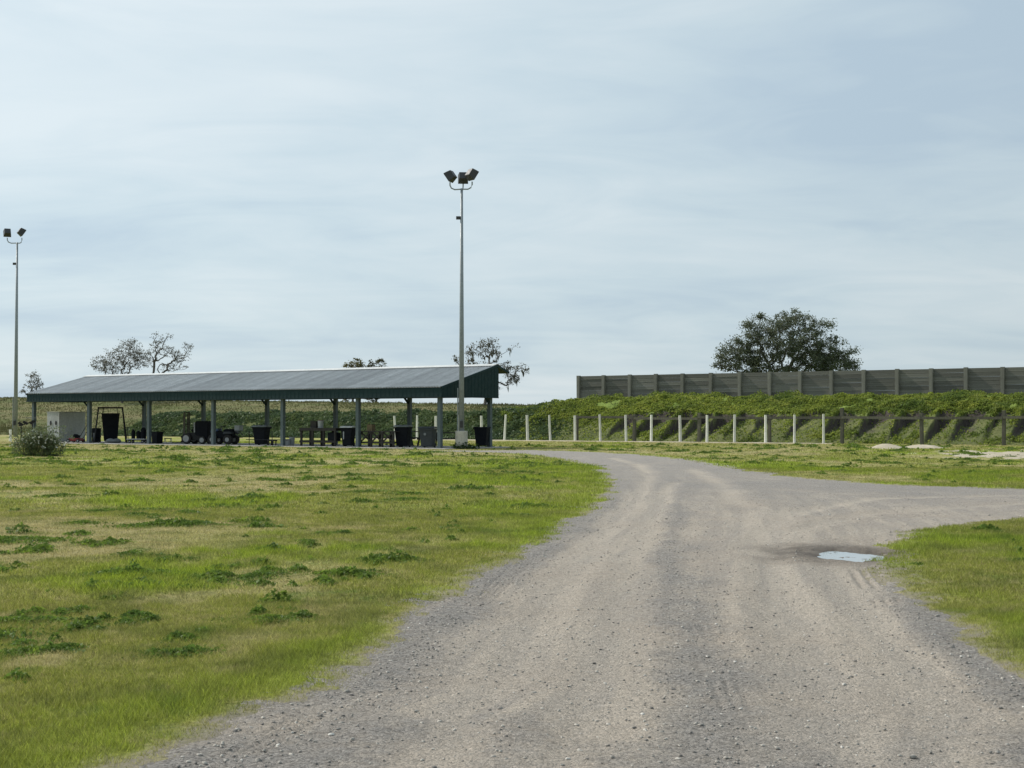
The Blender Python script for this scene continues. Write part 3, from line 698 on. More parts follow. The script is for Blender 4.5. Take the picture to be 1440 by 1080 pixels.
rc.build('ridge_cap', M['galv_pale'], roof)
sf = MB(); sf.ngon([(RG[0] + .12, RG[1] - .09), (BK[0] - .02, BK[1] - .055), (BK[0] - .02, BK[1] - .075), (RG[0] + .12, RG[1] - .11)], XL_ + .03, XR_ - .06); sf.build('shade_sheet', M['green_metal'], roof)  # added dark sheet that puts shade on the rear overhang's underside
# fascia with ribs, gables
def ribbed(b, x0, x1, y, z0, z1, pitch=.3):
    b.box(((x0 + x1) / 2, y, (z0 + z1) / 2), (x1 - x0, .03, z1 - z0))
    for x in np.arange(x0 + .1, x1 - .05, pitch): b.box((x, y - .019, (z0 + z1) / 2), (.05, .010, z1 - z0 - .004))
fa = MB(); ribbed(fa, XL_ + .02, XR_ - .02, -.30, 2.76, 3.19); fa.box(((XL_ + XR_) / 2, -.31, 2.735), (XR_ - XL_, .09, .05)); fa.build('fascia', M['green_metal'], shel)
fb = MB(); ribbed(fb, XL_ + .02, XR_ - .02, 4.76, 2.76, 4.3); fbo = fb.build('rear_fascia', M['green_metal'], shel)
def rz(y): return EV[1] + (y - EV[0]) * (RG[1] - EV[1]) / (RG[0] - EV[0])
for nm, xg, sgn in (('gable_panel', XR_ - .03, 1), ('gable_panel', XL_ + .03, -1)):
    g = MB(); g.ngon([(-.27, 2.76), (4.72, 2.76), (4.72, 4.44), (RG[0], 4.47), (-.27, rz(-.27) - .04)], xg - .015, xg + .015)
    for y in np.arange(-.1, 4.7, .3): g.box((xg + sgn * .019, y, (2.77 + rz(y) - .06) / 2), (.010, .05, rz(y) - .06 - 2.77))
    g.box((xg + sgn * .02, 2.22, 2.74), (.08, 5.0, .05))
    g.build(nm, M['green_metal'], shel)
    tb_ = MB(); tb_.bar((xg + sgn * .035, EV[0], EV[1] - .03), (xg + sgn * .035, RG[0], RG[1] - .03), .05, .12); tb_.bar((xg + sgn * .035, RG[0], RG[1] - .03), (xg + sgn * .035, BK[0], BK[1] - .03), .05, .12); tb_.build('rake_trim', M['green_metal'], shel)
for yy in (0, DEP):
    bm_ = MB(); bm_.box(((XL_ + XR_) / 2, yy, 3.05), (XR_ - XL_ - .3, .16, .24)); bm_.build('beam', M['green_metal'], shel)
for k in range(7):
    rf = MB(); rf.bar((-k * BAY, 0, 3.12), (-k * BAY, RG[0] - .1, 4.3), .14, .2); rf.box((-k * BAY, 2.2, 2.98), (.12, 4.3, .16))
    rf.bar((-k * BAY, DEP - .1, 2.45), (-k * BAY, DEP - .55, 2.86), .09); rf.build('rafter', M['green_metal'], shel)

# ------------------------------------------------------------------ flood light masts
def mast(px, Y, top_py, lamps, label, pier):
    base = AT(px, 590, Y); base.z = 0
    topz = AT(px, top_py, Y).z
    t = thing('floodlight_mast', label, 'light mast', (base.x, base.y, 0), 0, 'floodlight masts beside the shelter')
    p = MB(); p.tube([(0, 0, .3), (0, 0, topz * .5), (0, 0, topz)], [.155, .115, .065], 14); p.build('pole', M['pole'], t, smooth=True)
    if pier:
        b = MB(); b.tube([(0, 0, -.3), (0, 0, .93), (0, 0, .96)], [.33, .32, .30], 20); b.build('concrete_pier', M['pier'], t)
    cb = MB(); cb.box((0, -.17, 1.3), (.16, .12, .34)); cb.build('junction_box', M['lamp_body'], t)
    cd = MB(); cd.tube([(-.2, -.02, .9), (-.19, -.02, 2.1), (-.19, -.02, 3.2)], .035, 8); cd.build('conduit', M['pole'], t)
    hk = MB(); hk.box((-.16, 0, topz - 1.55), (.26, .13, .16)); hk.build('bracket', M['lamp_body'], t)
    for (dx_, dy_, dz_, rz_, tilt, roll) in lamps:
        arm = MB(); s = 1 if dx_ > 0 else -1
        if abs(dx_) > .05: arm.tube([(0, 0, topz - .04), (dx_ * .6, dy_ * .6, topz - .05), (dx_ * .88, dy_ * .88, topz + .03), (dx_, dy_, topz + .18), (dx_, dy_, topz + .34)], .036, 8)
        else: arm.tube([(0, 0, topz - .05), (dx_, dy_, topz + .12), (dx_, dy_, topz + .34)], .036, 8)
        arm.build('arm', M['pole'], t)
        fl = MB(); fl.add([(-.24, -.06, -.25), (.24, -.06, -.25), (.24, -.06, .25), (-.24, -.06, .25), (-.27, .14, -.28), (.27, .14, -.28), (.27, .14, .28), (-.27, .14, .28), (-.21, -.26, -.22), (.21, -.26, -.22), (.21, -.26, .20), (-.21, -.26, .20)],
              [(0, 1, 5, 4), (1, 2, 6, 5), (2, 3, 7, 6), (3, 0, 4, 7), (4, 5, 6, 7), (8, 11, 10, 9), (0, 8, 9, 1), (1, 9, 10, 2), (2, 10, 11, 3), (3, 11, 8, 0)])
        f = fl.build('floodlight', M['lamp_body'], t, bevel=.015)
        f.location = (dx_, dy_, topz + .34 + dz_); f.rotation_euler = (tilt, roll, rz_)
        ln = MB(); ln.box((0, .146, 0), (.46, .012, .48)); ln.build('lens', M['lens'], f)
    return t
mast(649, 74.3, 265, [(-.62, .1, .30, R(70), R(-35), 0), (.06, .35, .26, R(5), R(-30), 0), (.55, -.1, .36, R(-55), R(-34), 0)], 'tall steel mast with three floodlights at the gable end of the shelter', True)
mast(22, 103.0, 341, [(-.72, .0, .36, R(25), R(-32), 0), (.34, .0, .40, R(-60), R(-34), 0)], 'tall steel mast with two floodlights beyond the flowering bush', False)

# ------------------------------------------------------------------ timber wall on the berm
WV = 40.4
wposts = [815, 849, 886, 921, 956, 996, 1037, 1080, 1123, 1167, 1213, 1261, 1309, 1358, 1411]
wx = [RX(p, WV) for p in wposts]; st = (wx[-1] - wx[0]) / 14
wx = [wx[0] + st * i + (0.35 * (wx[min(i, 14)] - wx[0] - st * i) if i < 15 else 0) for i in range(22)]
wall = thing('timber_wall', 'long grey timber plank wall standing on top of the green berm', 'wall', (*RW(0, WV), 0), -TH)
pm = MB(); pm.box((0, 0, .0), (.26, .26, 3.4)); pm = pm.mesh('post'); pm.materials.append(M['wood_post'])
NB = 8; z0, z1 = 2.75, 5.12; bhgt = (z1 - z0) / NB
bms = []
for k in range(5):
    r = random.Random(k); b = MB(); y0 = r.uniform(-.012, .012)
    b.box((.5, y0, 0), (1.0, .07, bhgt - .028)); b.box((.5, y0 + .02, 0), (1.0, .03, bhgt - .002)); bm = b.mesh('plank'); bm.materials.append(M['wood']); bms.append(bm)
for i, x in enumerate(wx):
    p = link('post', pm, None, wall); p.location = (x, -.12, z1 - 1.7 + .04 + random.uniform(-.02, .03)); p.rotation_euler = (0, R(random.uniform(-.5, .5)), 0)
    if i + 1 < len(wx):
        for j in range(NB):
            p = link('plank', random.choice(bms), None, wall); p.scale = (wx[i + 1] - x - .02, 1, 1)
            p.location = (x + .01, random.uniform(-.015, .015), z0 + (j + .5) * bhgt); p.rotation_euler = (0, R(random.uniform(-.12, .12)), 0)

# ------------------------------------------------------------------ white target posts and the rail fence
wp = [557, 586, 613, 645, 677.5, 709, 742, 774, 808, 845, 880, 916, 957, 994, 1032, 1076.5, 1117, 1158]
tilt = {709: 3.0, 774: -2.5, 742: -1.5, 557: -3.5, 808: -.8, 845: -1.5, 880: -1.2, 957: -1, 677.5: -1}
for i, px in enumerate(wp):
    r = random.Random(i + 50); x = RX(px, 26.7)
    o = MB(); w = .085 + r.uniform(-.01, .012); h = 1.87 + r.uniform(-.05, .05)
    o.tube([(0, 0, -.2), (0, 0, .02), (r.uniform(-.01, .01), 0, h * .5), (0, 0, h), ], [w * 1.12, w * 1.1, w, w * .92], 8)
    o = o.build('target_post', M['post_white'], None); X, Y = RW(x, 26.7 + r.uniform(-.08, .08)); o.location = (X, Y, .0)
    o.rotation_euler = (R(r.uniform(-1, 1)), R(tilt.get(px, r.uniform(-1, 1))), 0)
    ORD = 'first second third fourth fifth sixth seventh eighth ninth tenth eleventh twelfth thirteenth fourteenth fifteenth sixteenth seventeenth eighteenth'.split()
    tag(o, ORD[len(wp) - 1 - i] + ' white target post in its row, counted from the sand patch end', 'post', 'white target posts in a row')
FV = 27.3
fence = thing('rail_fence', 'brown timber fence with one top rail behind the white posts', 'fence', (*RW(0, FV), 0), -TH)
fp = [811, 892, 983, 1082, 1184, 1296, 1411, 1530]; fh = [1.85, 1.9, 2.0, 1.85, 2.3, 1.95, 2.1, 2.0]
fx = [RX(p, FV) for p in fp]
for x, h in zip(fx, fh):
    b = MB(); b.box((0, 0, h / 2 - .15), (.2, .2, h + .3)); o = b.build('post', M['fence_wood'], fence, bevel=.015); o.location = (x, 0, 0); o.rotation_euler = (R(random.uniform(-1, 1)), R(random.uniform(-1, 1)), 0)
for a, c in zip(fx[:-1], fx[1:]):
    b = MB(); b.bar((a, -.13, 1.68 + random.uniform(-.05, .05)), (c - .02, -.13, 1.66 + random.uniform(-.06, .06)), .05, .16); b.build('rail', M['fence_wood'], fence)

# ------------------------------------------------------------------ things kept under the shelter
def place(name, label, cat, px, v, rz=-TH, z=FLO, group=None):
    X, Y = RW(RX(px, v), v); return thing(name, label, cat, (X, Y, z), rz, group)
def spin(t, off): t.rotation_euler[2] = off

# white storage box: front panel with two dark openings, long plain side
t = place('storage_box', 'white upright metal storage box with two dark openings in its front', 'storage box', 84, 1.6)
b = MB(); b.box((-.66, 1.05, 1.0), (1.32, 2.1, 1.94)); b.build('box_body', M['white'], t, bevel=.02)
b = MB(); b.box((-.66, 1.05, 1.995), (1.38, 2.16, .045)); b.build('top', M['white'], t)
for x, z, h, w in ((-.92, 1.26, .30, .17), (-.36, 1.26, .30, .17), (-.92, .66, .12, .11), (-.36, .66, .12, .11)):
    b = MB(); b.tube([(x, -.004, z), (x, -.03, z)], 1.0, 14); vs = [(x + (v[0] - x) * w / 2, v[1], z + (v[2] - z) * h / 2) for v in b.v]; b.v = vs; b.build('opening', M['hole'], t)
for x in (-1.24, -.08):
    b = MB(); b.box((x, .2, .015), (.1, .3, .03)); b.build('foot', M['steel_dark'], t)
b = MB(); b.box((-.05, -.02, 1.0), (.05, .03, 1.85)); b.build('corner_strip', M['galv_pale'], t)

# push mower
t = place('push_mower', 'red push mower with a black engine and raised handle by the white box', 'mower', 107, .7, -.3)
b = MB(); b.ngony([(-.42, .10), (.42, .10), (.45, .2), (.36, .29), (-.34, .29), (-.44, .2)], -.27, .27); b.build('deck', M['red'], t, bevel=.03)
b = MB(); b.tube([(0, 0, .29), (0, 0, .42), (0, 0, .5), (0, 0, .55)], [.19, .2, .17, .08], 14); b.box((.2, 0, .4), (.16, .2, .16)); b.build('engine', M['black'], t)
for x, y in ((-.36, -.31), (.36, -.31), (-.36, .31), (.36, .31)):
    b = MB(); b.disc((x, y, .115), (0, 1, 0), .115, .06, 16); w = b.build('wheel', M['rubber'], t); b = MB(); b.disc((x, y, .115), (0, 1, 0), .055, .075, 12); b.build('rim', M['hub'], w)
b = MB()
for y in (-.22, .22): b.tube([(.38, y, .25), (.6, y, .6), (.95, y, 1.12)], .018, 8)
b.tube([(.95, -.22, 1.12), (.95, .22, 1.12)], .022, 8); b.build('handle', M['steel_dark'], t)

# sacks and a jerry can behind the first column
t = place('black_drum', 'black drum with a pale strap beside the tall frame', 'drum', 136, 2.6)
b = MB(); b.tube([(0, 0, 0), (0, 0, .04), (0, 0, .3), (0, 0, .33), (0, 0, .62), (0, 0, .65), (0, 0, .9), (0, 0, .93)], [.28, .29, .28, .3, .28, .3, .29, .27], 20); b.build('barrel', M['black'], t)
b = MB(); b.box((.12, -.285, .38), (.06, .04, .46)); b.build('strap', M['bucket'], t)

# tall A-frame holding a black board
t = place('board_frame', 'tall splayed steel frame holding a big black tapered board', 'frame', 155.5, 1.7, 0.30)
b = MB()
for s in (-1, 1):
    b.bar((s * .74, 0, 2.25), (s * 1.02, -.55, 0), .07); b.bar((s * .74, 0, 2.25), (s * 1.0, .6, 0), .07)
b.bar((-.8, 0, 2.25), (.8, 0, 2.25), .10); b.build('stand', M['steel_dark'], t)
b = MB(); b.bar((-.42, 0, 2.2), (-.50, -.06, 1.84), .03); b.bar((.40, 0, 2.2), (.46, -.06, 1.84), .03); b.build('hanger', M['steel_dark'], t)
b = MB(); b.ngony([(-.56, 1.86), (.56, 1.86), (.44, .12), (-.40, .12)], -.13, -.04); b.build('board', M['black'], t)
b = MB(); b.ngony([(-.60, 1.9), (.60, 1.9), (.60, 1.84), (-.60, 1.84)], -.15, -.02); b.build('top_edge', M['steel_dark'], t)
t = place('grey_sack', 'lumpy grey sack slumped at the foot of the black board', 'sack', 160, .7, .2)
b = MB(); r = random.Random(3); rings = []
b.tube([(-.45, 0, .10), (-.4, 0, .14), (-.2, .02, .17), (.02, 0, .13), (.22, -.02, .17), (.4, 0, .12), (.47, 0, .1)], [.03, .1, .15, .12, .16, .11, .03], 12); b.build('sack_body', M['lid'], t, smooth=True)
b = MB(); b.bar((-.47, 0, .11), (-.55, .01, .13), .06, .05); b.build('tied_end', M['lid'], t)

# flat cart with upright bottles
t = place('flat_cart', 'low flat platform cart loaded with dark canisters', 'cart', 194, 1.3, -.25)
b = MB(); b.box((0, 0, .26), (1.25, .6, .05)); b.build('deck', M['galv_pale'], t)
b = MB(); b.box((0, 0, .2), (1.15, .5, .07)); b.build('underframe', M['steel_dark'], t)
for x in (-.45, .45):
    for y in (-.22, .22):
        b = MB(); b.disc((x, y, .1), (0, 1, 0), .1, .05, 14); w = b.build('wheel', M['rubber'], t); b = MB(); b.disc((x, y, .1), (0, 1, 0), .045, .06, 10); b.build('rim', M['hub'], w)
b = MB(); b.tube([(-.66, .0, .25), (-.72, 0, .7), (-.72, 0, 1.0)], .022, 8); b.tube([(-.72, -.2, 1.0), (-.72, .2, 1.0)], .022, 8); b.build('handle', M['steel_dark'], t)
CX, CY = RW(RX(194, 1.3), 1.3)
for dx_, dy_, h, r_, lab in ((-.28, -.05, .58, .12, 'slim black canister at the handle end of the flat cart'), (.03, .05, .50, .14, 'squat black canister in the middle of the flat cart'), (.40, .0, .72, .17, 'wide tall black canister at the far end of the flat cart')):
    ca_, sa_ = math.cos(-.25), math.sin(-.25)
    q_ = thing('canister', lab, 'canister', (CX + dx_ * ca_ - dy_ * sa_, CY + dx_ * sa_ + dy_ * ca_, FLO + .285), 0, 'canisters on the flat cart')
    b = MB(); b.tube([(0, 0, 0), (0, 0, h * .8), (0, 0, h * .92), (0, 0, h)], [r_, r_, r_ * .6, r_ * .3], 14); b.build('canister_body', M['black'], q_)
    b = MB(); b.tube([(0, 0, h - .01), (0, 0, h + .05)], r_ * .33, 10); b.build('cap', M['lid'], q_)

# square black bin
t = place('square_bin', 'plain black square bin with a rim next to the forklift', 'bin', 221.5, 1.0)
b = MB(); b.box((0, 0, .36), (.52, .5, .70), taper=.92); b.build('bin_body', M['black'], t, bevel=.02)
b = MB(); b.box((0, 0, .715), (.57, .55, .05)); b.build('rim', M['black'], t)

# small pipe trestle
t = place('pipe_trestle', 'small low pipe trestle on the floor before the forklift forks', 'trestle', 236.5, 2.4, -.2)
b = MB(); b.tube([(-.25, 0, .3), (.25, 0, .3)], .025, 8); b.build('top_pipe', M['steel_dark'], t)
for s in (-.2, .2):
    b = MB(); b.tube([(s, 0, .3), (s - .03, -.13, 0)], .018, 6); b.tube([(s, 0, .3), (s + .03, .13, 0)], .018, 6); b.build('leg', M['hub'], t)

# forklift, mast to the left
t = place('forklift', 'dark forklift with a raised mast and pale wheel hubs', 'forklift', 277, 1.9, -.32)
b = MB(); b.ngony([(-.55, .22), (.95, .22), (.98, .62), (.80, .70), (-.2, .70), (-.55, .56)], -.42, .42); b.build('chassis', M['steel_dark'], t, bevel=.02)
b = MB(); b.ngony([(.15, .55), (1.0, .30), (1.02, 1.28), (.90, 1.40), (.22, 1.40), (.15, 1.3)], -.46, .46); b.build('counterweight', M['black'], t, bevel=.03)
b = MB(); b.box((-.02, 0, .82), (.42, .46, .12)); b.box((.15, 0, 1.1), (.10, .46, .5), ry=.12); b.build('seat', M['black'], t, bevel=.03)
b = MB()
for y in (-.27, .27): b.box((-.70, y, 1.03), (.09, .07, 1.84)); b.box((-.79, y * .8, .98), (.06, .05, 1.72))
b.box((-.70, 0, 1.92), (.08, .6, .07)); b.box((-.70, 0, 1.2), (.06, .5, .06)); b.box((-.72, 0, .5), (.06, .5, .08)); b.build('mast', M['fence_wood'], t)
b = MB(); b.box((-.84, 0, .42), (.06, .86, .08)); b.box((-.84, 0, .14), (.06, .86, .08)); b.build('carriage', M['steel_dark'], t)
for y in (-.27, .27):
    b = MB(); b.box((-.865, y, .28), (.04, .1, .44)); b.box((-1.22, y, .075), (.70, .1, .04)); b.build('fork', M['steel_dark'], t)
for x, y, r_ in ((-.42, -.47, .33), (-.42, .47, .33), (.66, -.44, .24), (.66, .44, .24)):
    b = MB(); b.disc((x, y, r_), (0, 1, 0), r_, .2, 22); w = b.build('wheel', M['rubber'], t, bevel=.02)
    b = MB(); b.disc((x, y, r_), (0, 1, 0), r_ * .62, .22, 18); b.build('rim', M['hub'], w)
b = MB(); b.tube([(-.34, 0, .6), (-.24, 0, 1.06)], .025, 8); b.tube([(-.24 + .16 * math.cos(a) * .5, .16 * math.sin(a), 1.06 + .16 * math.cos(a) * .6) for a in np.linspace(0, 6.28, 14)], .016, 6); b.build('steering_wheel', M['black'], t)
b = MB(); b.tube([(.08, -.38, .7), (.06, -.38, 1.32)], .05, 10); b.build('exhaust', M['hub'], t)

# quad bike
t = place('quad_bike', 'dark quad bike with blue bonnet and a pale box on its rear rack', 'quad bike', 318, 1.6, -.30)
b = MB(); b.ngony([(-.95, .42), (-.6, .36), (.35, .36), (.55, .5), (.5, .78), (.1, .84), (-.25, .74), (-.5, .86), (-.85, .78)], -.24, .24); b.build('quad_body', M['black'], t, bevel=.04)
b = MB(); b.ngony([(-.92, .72), (-.4, .80), (-.42, .95), (-.86, .86)], -.30, .30); b.build('bonnet', M['blue'], t, bevel=.03)
for s in (-1, 1):
    b = MB(); b.ngony([(.05, .62), (.62, .62), (.66, .72), (.45, .78), (.1, .76)], s * .36 - .16, s * .36 + .16); b.build('fender', M['blackgrey'], t, bevel=.02)
b = MB(); b.ngony([(-.1, .80), (.5, .80), (.56, .92), (.1, .93), (-.12, .88)], -.17, .17); b.build('seat', M['black'], t, bevel=.03)
for x in (-.66, .36):
    for y in (-.42, .42):
        b = MB(); b.disc((x, y, .29), (0, 1, 0), .29, .24, 22); w = b.build('wheel', M['rubber'], t, bevel=.04); b = MB(); b.disc((x, y, .29), (0, 1, 0), .13, .26, 14); b.build('rim', M['hub'], w)
b = MB(); b.tube([(-.4, 0, .85), (-.28, 0, 1.08)], .025, 8); b.tube([(-.2, -.36, 1.1), (-.28, 0, 1.08), (-.2, .36, 1.1)], .02, 8); b.build('handlebar', M['steel_dark'], t)
b = MB()
for y in (-.3, 0, .3): b.tube([(.45, y, .80), (1.0, y, .80)], .018, 6)
b.tube([(1.0, -.3, .80), (1.0, .3, .80)], .018, 6)
for y in (-.3, .3): b.tube([(.7, y, .80), (.98, y, .55), (.95, y, .42), (.6, y, .40)], .022, 6)
b.build('rear_rack', M['steel_dark'], t)
X, Y = RW(RX(318, 1.6), 1.6); ca_, sa_ = math.cos(-.30), math.sin(-.30)
q_ = thing('rack_box', 'pale grey box strapped on the rear rack of the quad bike', 'box', (X + .86 * ca_, Y + .86 * sa_, FLO + .82), -.30)
b = MB(); b.box((0, 0, .14), (.34, .5, .26)); b.build('box_body', M['bucket'], q_, bevel=.02); b = MB(); b.box((0, 0, .29), (.38, .54, .05)); b.build('lid', M['bucket'], q_)

# wheeled bins
def wheelie(px, v, w, h, body, lidm, label, lid=True, rz=-.25):
    t = place('wheeled_bin', label, 'bin', px, v, rz, group='black bins standing about the shelter')
    hb = h * (.86 if lid else .96)
    b = MB(); b.box((0, 0, .05 + hb / 2), (w, w * 1.0, hb - .02), taper=.76); b.build('bin_body', body, t, bevel=.03)
    b = MB(); b.box((0, 0, .03 + hb), (w * 1.10, w * 1.08, .085)); b.build('rim', body, t, bevel=.015)
    if lid:
        b = MB(); k = w * .56
        b.ngon([(-k * 1.04, hb + .085), (k, hb + .085), (k * .9, h * .985), (.0, h * 1.02), (-k * .95, hb + .14)], -k * 1.02, k * 1.02); b.build('lid', lidm, t, bevel=.015)
    b = MB(); b.tube([(-w * .4, w * .58, hb - .03), (w * .4, w * .58, hb - .03)], .02, 8); b.build('handle', body, t)
    for s in (-1, 1):
        b = MB(); b.disc((s * w * .36, w * .36, .12), (1, 0, 0), .12, .06, 14); b.build('wheel', M['rubber'], t)
    return t
wheelie(368, .9, .80, 1.14, M['black'], M['lid'], 'wide black wheeled bin with dusty grey lid behind the thin pipe rail')
t = wheelie(490, .5, .66, 1.12, M['black'], M['galv_pale'], 'black wheeled bin with pale lid and white streaks beside the workbench')
b = MB(); b.box((-.16, -.315, .62), (.06, .02, .42)); b.build('pale_streak', M['bucket'], t)
wheelie(567, 1.0, .76, 1.18, M['black'], M['lid'], 'black wheeled bin with domed grey lid at the end of the long picnic table')
t = wheelie(602, .5, .78, 1.10, M['blackgrey'], M['blackgrey'], 'faded charcoal wheeled bin with round badge between two columns near the gable')
b = MB(); b.disc((-.05, -.385, .72), (0, 1, 0), .07, .03, 16); b.build('badge', M['lid'], t)
wheelie(678, 3.9, .72, 1.06, M['black'], M['black'], 'open topped black tapered bin beside the rear gable column', lid=False)

# thin pipe rail
t = place('pipe_rail', 'thin dark pipe rail standing around the wide lidded bin', 'rail', 368, .35)
b = MB(); b.tube([(-1.25, 0, .33), (2.1, 0, .33)], .02, 8); b.build('rail', M['steel_dark'], t)
for x in (-1.0, .85, 1.75):
    b = MB(); b.tube([(x, 0, 0), (x, 0, .83)], .022, 8); b.build('post', M['steel_dark'], t)
t = place('low_stool', 'small dark low stool beside the wide lidded bin', 'stool', 383, .9)
b = MB(); b.box((0, 0, .27), (.5, .34, .05)); b.build('seat', M['bench_wood'], t)
for x in (-.18, .18):
    for y in (-.12, .12): b = MB(); b.box((x, y, .12), (.05, .05, .25)); b.build('leg', M['bench_wood'], t)

# pails
def pail(px, v, z, h, r_, label, lidm, grp=None, square=False):
    t = place('pail', label, 'pail', px, v, 0, z, grp)
    b = MB(); b.tube([(0, 0, 0), (0, 0, h * .9), (0, 0, h * .9), (0, 0, h)], [r_ * .86, r_ * .97, r_ * 1.04, r_ * 1.04], 16); b.build('pail_body', M['bucket'], t)
    b = MB(); b.tube([(0, 0, h), (0, 0, h + .035)], r_ * 1.06, 16); b.build('lid', lidm, t)
    b = MB(); b.tube([(r_ * 1.05 * math.cos(a), -r_ * .2 - .02, h * .85 - r_ * math.sin(a)) for a in np.linspace(0, math.pi, 10)], .008, 5); b.build('handle', M['steel_dark'], t)
pail(405, .6, FLO, .34, .15, 'short off white pail on the floor beside a column', M['bucket'], 'white pails')
pail(410.8, .9, FLO, .46, .16, 'taller off white pail on the floor next to a shorter pail', M['bucket'], 'white pails')

# timber workbench
t = place('workbench', 'long dark timber workbench with a low shelf', 'workbench', 454, .7)
L = 2.75
for k in range(4):
    b = MB(); b.box((0, -.33 + k * .22, 1.0), (L, .205, .05)); b.build('top_plank', M['bench_wood'], t)
b = MB(); b.box((0, -.42, .92), (L, .04, .12)); b.box((0, .42, .92), (L, .04, .12)); b.build('apron', M['bench_wood'], t)
for k in range(3):
    b = MB(); b.box((0, -.28 + k * .28, .30), (L, .26, .05)); b.build('shelf_plank', M['bench_wood'], t)
b = MB(); b.box((0, -.41, .26), (L, .04, .12)); b.build('shelf_rail', M['bench_wood'], t)
for x in (-1.28, -.42, .42, 1.28):
    for y in (-.37, .37): b = MB(); b.box((x, y, .49), (.1, .1, .97)); b.build('leg', M['bench_wood'], t)
pail(451, .55, FLO + 1.03, .40, .17, 'off white pail with dull red lid on the workbench', M['maroon'])
def carton(px, v, z, d, mt, label, rz=-TH):
    t = place('carton', label, 'carton', px, v, rz, z)
    b = MB(); b.box((0, 0, d[2] / 2), d); b.build('carton_body', mt, t, bevel=.008)
    b = MB()
    b.box((-d[0] * .27, -d[1] * .02, d[2] + .012), (d[0] * .47, d[1] * .98, .012), ry=.07); b.box((d[0] * .27, 0, d[2] + .012), (d[0] * .47, d[1] * .98, .012), ry=-.07); b.build('flap', mt, t)
carton(443, .7, FLO + 1.03, (.44, .3, .36), M['bench_wood'], 'dark brown carton beside the pail on the workbench')
carton(470, .6, FLO + .33, (.62, .4, .42), M['black'], 'black crate on the low shelf of the workbench')

# picnic tables with crossed legs
def picnic(px, v, L, label, rz=-TH, H=.80):
    t = place('picnic_table', label, 'picnic table', px, v, rz, group='picnic tables under the shelter')
    for k in range(5):
        b = MB(); b.box((0, -.32 + k * .16, H), (L, .15, .045)); b.build('top_plank', M['bench_wood'], t)
    for s in (-1, 1):
        for k in range(2):
            b = MB(); b.box((0, s * (.62 + k * .16), .45), (L, .15, .045)); b.build('seat_plank', M['bench_wood'], t)
    for x in (-L * .40, L * .40):
        b = MB(); b.bar((x, -.28, H - .03), (x, -.62, 0), .05, .12); b.bar((x, .28, H - .03), (x, .62, 0), .05, .12); b.build('leg', M['bench_wood'], t)
        b = MB(); b.box((x + .055, 0, .40), (.05, 1.5, .1)); b.box((x + .055, 0, H - .07), (.05, .7, .09)); b.build('cross_rail', M['bench_wood'], t)
    return t
def xrail(px, v, L, label):
    t = place('braced_table', label, 'table', px, v)
    for k in range(4):
        b = MB(); b.box((0, -.30 + k * .2, .84), (L, .19, .05)); b.build('top_plank', M['bench_wood'], t)
    for y in (-.36, .36):
        b = MB(); b.box((0, y, .24), (L, .06, .09)); b.build('lower_rail', M['bench_wood'], t)
        n = 3
        for k in range(n + 1):
            b = MB(); b.box((-L / 2 + .1 + k * (L - .2) / n, y, .41), (.10, .08, .81)); b.build('leg', M['bench_wood'], t)
        for k in range(n if y < 0 else 0):
            x0 = -L / 2 + .15 + k * (L - .2) / n; x1 = x0 + (L - .2) / n - .1
            b = MB(); b.bar((x0, y - .03, .27), (x1, y - .03, .80), .04, .08); b.bar((x1, y + .03, .27), (x0, y + .03, .80), .04, .08); b.build('brace', M['bench_wood'], t)
    return t
xrail(536, .6, 2.55, 'long dark timber table with crossed braces between its legs')
carton(522, .7, FLO + .865, (.36, .3, .34), M['card'], 'brown cardboard carton on the crossed brace table')
pail(551, 1.3, FLO, .58, .15, 'tall pale pail standing behind the crossed brace table', M['bucket'])
picnic(632, 5.9, 1.7, 'dark timber picnic table on the grass behind the mast pier', -.1).location.z = 0.0
picnic(584, 4.9, 1.4, 'dark timber picnic table between the two columns behind the bins', -.5)

# dark tilted plates on a stand, and a stub post, behind the flowering bush
t = place('plate_stand', 'dark metal stand with tilted plates rising behind the flowering bush', 'stand', 39, -1.2, .1, 0)
b = MB(); b.bar((-.55, 0, 1.15), (.5, 0, 1.45), .06); b.bar((.3, 0, 0), (.3, 0, 1.5), .07); b.bar((-.4, 0, 0), (-.4, 0, 1.2), .07); b.build('frame', M['steel_dark'], t)
for x, z, rr_ in ((-.42, 1.26, .6), (-.12, 1.34, .5), (.32, 1.38, -.5)):
    b = MB(); b.box((x, -.05, z), (.34, .05, .17), ry=rr_); b.build('plate', M['steel_dark'], t)
b = MB(); b.box((.22, .0, 1.66), (.62, .4, .05)); b.build('tray', M['lid'], t)
t = thing('stub_post', 'short pale stub post beside the two lamp mast', 'post', (*G(14.5, 621), 0))
b = MB(); b.tube([(0, 0, -.1), (0, 0, .80)], .09, 10); b.build('shaft', M['post_white'], t); b = MB(); b.tube([(0, 0, .80), (0, 0, .84)], [.1, .07], 10); b.build('cap', M['post_white'], t)

